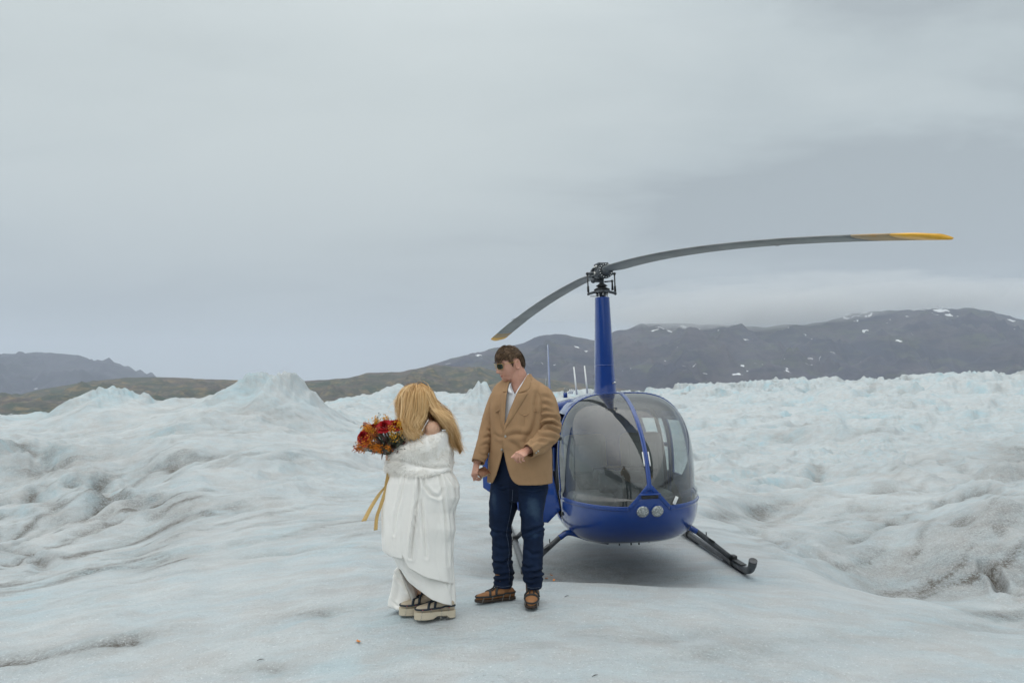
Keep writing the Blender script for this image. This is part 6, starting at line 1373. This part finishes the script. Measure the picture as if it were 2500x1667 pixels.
tone = np.clip(.55 + .14 * cr_.normal(size=400)[clump.astype(int) % 400] + .13 * rng.normal(size=ns), 0, 1)
hme = mesh_np('hair', V - np.array(BL), F); set_tone(hme, np.clip(np.repeat(tone, 60) + np.tile(np.repeat(np.linspace(-.10, .14, 30), 2), ns), 0, 1))
# the mass of hair beneath the loose strands
G = []
for k in range(ng):
    g = gd[k].copy(); cc = np.array([0, 5.75, 0]); g[:, 1] = g[:, 1] + np.sign(5.75 - g[:, 1]) * .014; G.append(g)
ume = mesh_np('hair', np.array(G).reshape(-1, 3) - np.array(BL), grid_faces(ng, 30)[[q for q in range((ng - 1) * 29) if not (q // 29 in (6,) and q % 29 > 7)]]); set_tone(ume, np.full(ng * 30, .18)); ho = link('hair', ume, blond, bride)
md = ho.modifiers.new('Solidify', 'SOLIDIFY'); md.thickness = .01; md.offset = 0
link('hair_strands', hme, blond, ho, kind='stuff')
m = MB(); ch = MB(); p_ = [P(1030, 1074, 5.60), P(1026, 1062, 5.59), P(1034, 1044, 5.60), P(1046, 1024, 5.62)]; m.tube(smooth_path(p_, 16), .0035, 6); m.build('dress_strap', satin, bride, off=BL)
# boots ---------------------------------------------------------------------------
cream = pmat('cream_leather', (.47, .395, .295), rough=.6, var=.08, vscale=8); creams = pmat('cream_rubber_sole', (.56, .49, .37), rough=.7, var=.08, vscale=20, stretch=(1, 1, 12)); lacem = pmat('cream_lace', (.52, .44, .33), rough=.8); reddot = pmat('red_rivet', (.5, .02, .03), rough=.4); navy = pmat('navy_rubber_strap', (.012, .022, .034), rough=.6)
for (he, to) in ((P(1108, 1505, 5.74), P(1014, 1514, 5.66)), (P(1070, 1495, 5.84), P(998, 1500, 5.785))):
    L = .272; ax = unit(V3(to[0] - he[0], to[1] - he[1], 0)); mid = (he + to) / 2; gz = max(Hs(mid[0], mid[1]), Hs(he[0], he[1]), Hs(to[0], to[1])) + .006
    m = MB(); ax, sd_, h0 = foot_shape(m, he, to, L, .047, .080, .045, gz, .2, .15); V, F, NN = remesh(m, .005, 3); bo = link('boot', mesh_np('boot', V - np.array(BL), F), cream, bride)
    m = MB(); ol = foot_outline(h0, ax, sd_, L, .050, 1.04)
    t_ = ((ol - h0) @ ax) / L; m.loft([np.where((np.abs(t_ - .34) < .13)[:, None], ol + V3(0, 0, .022), ol + V3(0, 0, .002)), ol + V3(0, 0, .030), ol * 1 + V3(0, 0, .052)]); m.build('sole', creams, bo, off=BL, sharp=50)
    bvb = bvh_of(V, F); cleats(bvb, bo, None, ax, sd_, h0, L, .050, .045, .070, BL, navy, reddot)
    m = MB()
    for k in range(6):
        zz = .125 + .020 * k; t0 = .40 - .022 * k * (1 if k < 5 else 1)
        def sk(p): q = bvb.find_nearest(Vector(p)); return np.array(q[0]) + np.array(q[1]) * .0025
        a_, b_, c_ = [sk(h0 + ax * L * (t0 + .10 - abs(w_) * .10) + sd_ * .045 * w_ + V3(0, 0, zz + (.012 if w_ == 0 else 0))) for w_ in (-.65, 0, .65)]; m.tube(smooth_path([a_, b_, c_], 8), .0022, 5)
        d2_ = sk(h0 + ax * L * (t0) + sd_ * .03 + V3(0, 0, zz + .02)); m.tube([a_, d2_], .0020, 5)
    m.build('lace', lacem, bo, off=BL)
# ---------------------------------------------------------------- bouquet
bq = thing('bouquet', 'red rose and orange autumn flower bouquet with long yellow ribbons held by the woman', 'bouquet', tuple(P(945, 1110, 5.68)))
QL = bq.location
rosem = pmat('red_petal', (.20, .003, .006), rough=.6, var=.35, vscale=30, col2=(.42, .005, .010), spec=.2); roseo = pmat('orange_red_petal', (.50, .05, .015), rough=.55, var=.3, vscale=30)
leafm = pmat('olive_leaf', (.055, .065, .035), rough=.5, var=.3, vscale=20, col2=(.10, .11, .07)); burg = pmat('burgundy_leaf', (.075, .022, .025), rough=.45, var=.4, vscale=25, col2=(.13, .06, .05)); stemm = pmat('stem_green', (.05, .065, .025), rough=.6, var=.4, vscale=30)
orangem = pmat('orange_blossom', (.70, .17, .008), rough=.7, var=.3, vscale=60, col2=(.85, .30, .012)); yellom = pmat('golden_blossom', (.72, .36, .012), rough=.7, var=.3, vscale=60); rustm = pmat('rust_blossom', (.38, .09, .02), rough=.8, var=.4, vscale=60)
GR = P(958, 1112, 5.70)
def rose(c, axis, R_, mat, k):
    m = MB(); axis = unit(axis); a0 = unit(np.cross(axis, (0.3, .2, 1))); a1 = np.cross(axis, a0); g = np.random.default_rng(k)
    for ring, (n, r0, h, open_) in enumerate(((3, .10, .95, .05), (4, .26, .92, .16), (5, .46, .82, .34), (6, .70, .62, .60), (7, .95, .38, .95))):
        for i in range(n):
            ph = 2 * math.pi * (i + .5 * (ring % 2) + g.uniform(-.12, .12)) / n; wd = 2 * math.pi / n * .72; rows = []
            for u in np.linspace(-1, 1, 7):
                row = []
                for v in np.linspace(0, 1, 6):
                    an = ph + u * wd * (1 - .35 * (v > .8)); rr = R_ * (r0 * (.35 + .65 * v) + open_ * .35 * v ** 2.5) * (1 + .05 * g.normal() * v); hh = R_ * (h * v * (1 - .16 * u * u) - open_ * .30 * v ** 3)
                    row.append(c + (a0 * math.cos(an) + a1 * math.sin(an)) * rr + axis * (hh - R_ * .45))
                rows.append(row)
            m.add(np.array(rows).reshape(-1, 3), grid_faces(7, 6))
    return m.build('rose', mat, bq, off=QL)
for i, (px_, py_, D_, r_, mt) in enumerate(((937, 1037, 5.58, .047, rosem), (965, 1034, 5.60, .044, rosem), (884, 1062, 5.58, .042, rosem), (911, 1043, 5.62, .044, rosem), (986, 1036, 5.72, .045, rosem), (889, 1074, 5.585, .036, roseo), (900, 1066, 5.76, .045, rosem), (950, 1040, 5.80, .05, rosem), (880, 1064, 5.70, .034, roseo))):
    c = P(px_, py_, D_); rose(c, unit(c - GR) + V3(0, -.6, .15), r_, mt, i)
def sprig(px_, py_, D_, n, spread, mat, name, r=.0030, stem=True):
    n = int(n * 2.6)
    m = MB(); c = P(px_, py_, D_); d_ = unit(c - GR)
    for k in range(n):
        p = c + rng.normal(size=3) * spread + d_ * rng.uniform(-.02, .02); q = r * rng.uniform(.6, 1.4); m.sphere(p, (q, q * rng.uniform(.4, 1), q * rng.uniform(.8, 1.8)), 4, 3, R=Euler(tuple(rng.uniform(0, 3, 3))).to_matrix())
    o = m.build(name, mat, bq, off=QL, kind='stuff')
    if stem:
        s_ = MB()
        for k in range(max(2, n // 22)): e_ = c + rng.normal(size=3) * spread * .9; s_.tube([lerp(GR, c, .15), lerp(GR, c, .7) + rng.normal(size=3) * .006, e_], .0011, 4)
        s_.build('sprig_stem', stemm, o, off=QL, kind='stuff')
for (a, b, c, n, sp, mt) in ((896, 1050, 5.62, 90, .017, yellom), (906, 1056, 5.60, 120, .016, yellom), (888, 1082, 5.60, 130, .018, orangem), (880, 1092, 5.62, 90, .016, orangem), (900, 1076, 5.58, 110, .018, orangem), (924, 1094, 5.60, 130, .014, orangem), (915, 1092, 5.62, 80, .013, orangem), (920, 1030, 5.64, 80, .013, yellom),
    (975, 1038, 5.60, 110, .016, yellom), (985, 1046, 5.62, 80, .014, yellom), (942, 1024, 5.66, 60, .012, yellom), (896, 1040, 5.66, 70, .012, rustm), (911, 1062, 5.58, 70, .014, rustm), (903, 1088, 5.66, 60, .014, rustm), (955, 1050, 5.58, 50, .014, yellom), (872, 1096, 5.63, 40, .011, rustm), (965, 1062, 5.585, 45, .02, yellom), (948, 1092, 5.585, 26, .012, orangem), (900, 1046, 5.59, 60, .012, orangem), (925, 1050, 5.58, 40, .012, rustm)): sprig(a, b, c, n, sp, mt, 'blossom_cluster')
def leaf(base, tip, w, mat, name='leaf'):
    base, tip = np.array(base), np.array(tip); d_ = unit(tip - base); sd_ = unit(np.cross(d_, V3(0, -1, 0) + rng.normal(size=3) * .5)); up_ = np.cross(sd_, d_); L = np.linalg.norm(tip - base); rows = []
    for v in np.linspace(0, 1, 7):
        ww = w * math.sin(math.pi * min(.98, v * .92 + .06)) ** .7; c = base + d_ * L * v + up_ * .12 * L * math.sin(v * 3) * .5; rows += [c - sd_ * ww, c + up_ * ww * .25 * -1, c + sd_ * ww]
    m = MB(); m.add(rows, grid_faces(7, 3)); return m.build(name, mat, bq, off=QL)
for k in range(90):
    px_, py_ = rng.uniform(912, 992), rng.uniform(1052, 1102); D_ = rng.uniform(5.575, 5.64); t_ = P(px_, py_, D_); d_ = unit(t_ - GR); mt = (leafm, burg, leafm)[k % 3]; leaf(t_ - d_ * rng.uniform(.05, .075), t_, rng.uniform(.007, .011), mt)
for (a, b, c, d_) in ((958, 1100, 927, 1058), (962, 1104, 934, 1045), (964, 1098, 941, 1048), (966, 1096, 947, 1062), (970, 1094, 962, 1060), (955, 1108, 917, 1066)): leaf(P(a, b, 5.66), P(c, d_, 5.575), .0085, burg if c < 945 else leafm)
leaf(P(900, 1048, 5.62), P(886, 1036, 5.60), .010, burg); leaf(P(936, 1100, 5.63), P(932, 1122, 5.63), .006, burg); leaf(P(914, 1098, 5.63), P(907, 1110, 5.63), .004, rustm); leaf(P(918, 1098, 5.63), P(912, 1110, 5.63), .004, rustm); leaf(P(884, 1040, 5.62), P(879, 1046, 5.62), .006, burg)
st2 = MB()
for k in range(90):
    e_ = P(rng.uniform(900, 992), rng.uniform(1050, 1108), rng.uniform(5.60, 5.72)); st2.tube([GR + rng.normal(size=3) * .012, lerp(GR, e_, .5) + rng.normal(size=3) * .006, e_], .0014, 4)
for k in range(9): st2.tube([GR + V3(.0, 0, .0) + rng.normal(size=3) * .008, GR + V3(.05 + .02 * rng.random(), .0, -.09) + rng.normal(size=3) * .012], .0022, 5)
for (a, b) in ((862, 1090), (868, 1080), (925, 1008), (922, 1018), (928, 1012), (876, 1102), (870, 1086)): st2.tube([P(900, 1080, 5.64), lerp(P(900, 1080, 5.64), P(a, b, 5.63), .6) + rng.normal(size=3) * .004, P(a, b, 5.63)], .0008, 4); st2.sphere(P(a, b, 5.63), .004, 5, 4)
st2.build('stems', stemm, bq, off=QL, kind='stuff')
ribm = pmat('golden_ribbon', (.56, .35, .11), rough=.45, var=.12, vscale=6, col2=(.66, .45, .18))
for pts_, w0, w1 in (([(950, 1150), (944, 1181), (930, 1200), (921, 1213), (905, 1239), (888, 1272)], .003, .022), ([(948, 1150), (943, 1178), (940, 1200), (930, 1232), (920, 1262), (917, 1294)], .008, .016)):
    c_ = smooth_path([P(a, b, 5.66) for a, b in [(952, 1120)] + pts_], 40); rows = []
    for i, c in enumerate(c_):
        v = i / 39; w = lerp(w0, w1, v); ang = .5 * math.sin(v * 5) ; sd_ = V3(math.cos(ang), math.sin(ang), .18); rows += [c - sd_ * w, c + V3(0, .003, 0), c + sd_ * w]
    m = MB(); m.add(rows, grid_faces(40, 3)); o = m.build('ribbon', ribm, bq, off=QL); md = o.modifiers.new('Solidify', 'SOLIDIFY'); md.thickness = .0008
# ---------------------------------------------------------------- the photographer (mirrored in the windscreen)
pg = thing('person', 'photographer in black coat holding a camera, seen only as a dark reflection in the windscreen', 'photographer', (-.08, -.50, -.1))
mb = MB(); gz = Hs(0, -.5); o = V3(-.12, -.62, gz)
JP = dict(head=o + V3(0, .04, 1.62), neck=o + V3(0, 0, 1.45), sl=o + V3(-.19, 0, 1.40), sr=o + V3(.19, 0, 1.40), el=o + V3(-.27, .14, 1.15), er=o + V3(.27, .14, 1.15), wl=o + V3(-.07, .34, 1.42), wr=o + V3(.10, .34, 1.42), hl=o + V3(-.10, 0, .90), hr=o + V3(.10, 0, .90), kl=o + V3(-.12, .02, .48), kr=o + V3(.12, .02, .48), al=o + V3(-.13, -.02, .09), ar=o + V3(.13, -.02, .09), tl=o + V3(-.14, .06, .04), tr=o + V3(.14, .06, .04))
head_shape(mb, JP['head'], math.pi, 0); body_shape(mb, JP, .95)
for s_, w_ in ((1, JP['wr']), (-1, JP['wl'])): hand_shape(mb, w_, V3(-.3 * s_, .6, .5), V3(.9 * s_, .2, 0), -s_, [.9, 1, 1, 1], .03, (.5, .3), .95)
V, F, NN = remesh(mb, .009, 2); link('body', mesh_np('body', V - np.array(pg.location), F), skin_m, pg)
coat = pmat('black_coat', (.012, .012, .013), rough=.8, var=.2)
mb = MB()
rings = []
for z_, a_, b_ in ((.62, .26, .19), (.80, .255, .185), (1.0, .235, .17), (1.2, .245, .17), (1.36, .25, .15), (1.43, .19, .12), (1.50, .09, .09)): rings.append([o + V3(a_ * math.cos(q), b_ * math.sin(q), z_) for q in np.linspace(0, 2 * math.pi, 24, endpoint=False)])
mb.loft(rings)
for s in 'lr': mb.tube([JP['s' + s], JP['e' + s], lerp(JP['e' + s], JP['w' + s], .9)], [.085, .07, .05], 14); mb.tube([JP['h' + s], JP['k' + s], JP['a' + s]], [.12, .085, .065], 14); mb.tube([JP['a' + s] - V3(0, .06, .03), JP['t' + s] + V3(0, .10, .0)], [.055, .05], 10)
mb.sphere(JP['head'] - V3(0, .03, -.02), (.115, .115, .14), 16, 12)
V, F, NN = remesh(mb, .011, 3); V = V + NN * (.006 * fbm(V[:, 0] * 14, V[:, 2] * 14, 3, 501))[:, None]
sel = ~((np.abs(V[:, 0] - JP['head'][0]) < .075) & (V[:, 1] > JP['head'][1] + .03) & (np.abs(V[:, 2] - JP['head'][2] + .01) < .10)); Fk = F[sel[F].all(axis=1)] if isinstance(F, np.ndarray) else F
link('coat', mesh_np('coat', V - np.array(pg.location), Fk), coat, pg)
cm_ = thing('camera_body', 'black camera held up by the photographer behind the view', 'camera', tuple(o + V3(0, .40, 1.47)))
m = MB(); m.box(o + V3(0, .36, 1.48), (.14, .06, .10), bev=.012); m.box(o + V3(0, .36, 1.54), (.06, .05, .03), bev=.01); m.build('camera_case', rubber, cm_, off=cm_.location)
m = MB(); m.tube([o + V3(0, .38, 1.475), o + V3(0, .47, 1.475)], [.036, .040], 20); m.build('camera_lens', black, cm_, off=cm_.location)
# ---------------------------------------------------------------- small things lying on the ice
petm = pmat('fallen_petal', (.55, .20, .04), rough=.7, var=.3, vscale=40)
for k, (px_, py_) in enumerate(((1346, 1409), (1352, 1420), (1334, 1416), (875, 1576))):
    x_, y_ = ground_at(px_, py_); z_ = Hs(x_, y_) + .006; m = MB(); a_ = rng.uniform(0, 6); c_ = V3(x_, y_, z_)
    u_ = V3(math.cos(a_), math.sin(a_), .1); v_ = V3(-math.sin(a_), math.cos(a_), .2); rows = [c_ + u_ * s1 * .018 * (1 if k < 3 else 1.6) + v_ * s2 * .010 * (1 - .5 * s1 * s1) + V3(0, 0, .006 * (s1 * s1 + s2 * s2)) for s1 in (-1, -.4, .3, 1) for s2 in (-1, 0, 1)]
    m.add(rows, grid_faces(4, 3)); o = m.build('petal', petm, None, off=c_); o.location = tuple(c_); o['category'] = 'petal'
    o['label'] = ('small orange petal on the dark ice, the farthest of the scatter by the man\'s legs', 'orange petal on the dark ice, nearest to the crest in front of the helicopter', 'orange petal on the ice closest to the man\'s right jeans leg', 'lone yellow petal on the clean ice in the left foreground')[k]
    if k < 3: o['group'] = 'fallen petals near the skid'
twm = pmat('dark_twig', (.03, .022, .015), rough=.8)
for k, (px_, py_) in enumerate(((636, 1613), (1453, 1656), (1384, 1462))):
    x_, y_ = ground_at(px_, py_); z_ = Hs(x_, y_) + .005; c_ = V3(x_, y_, z_); m = MB(); m.tube([c_ + V3(-.02, -.01, 0), c_ + V3(0, 0, .006), c_ + V3(.018, .016, .002)], [.0015, .003, .001], 5); o = m.build('twig', twm, None, off=c_); o.location = tuple(c_); o['category'] = 'twig'
    o['label'] = ('tiny dark twig on the ice left of the woman', 'tiny dark twig on the ice at the bottom edge', 'tiny dark twig on the ice in front of the man\'s boots')[k]; o['group'] = 'dark twigs on the ice'
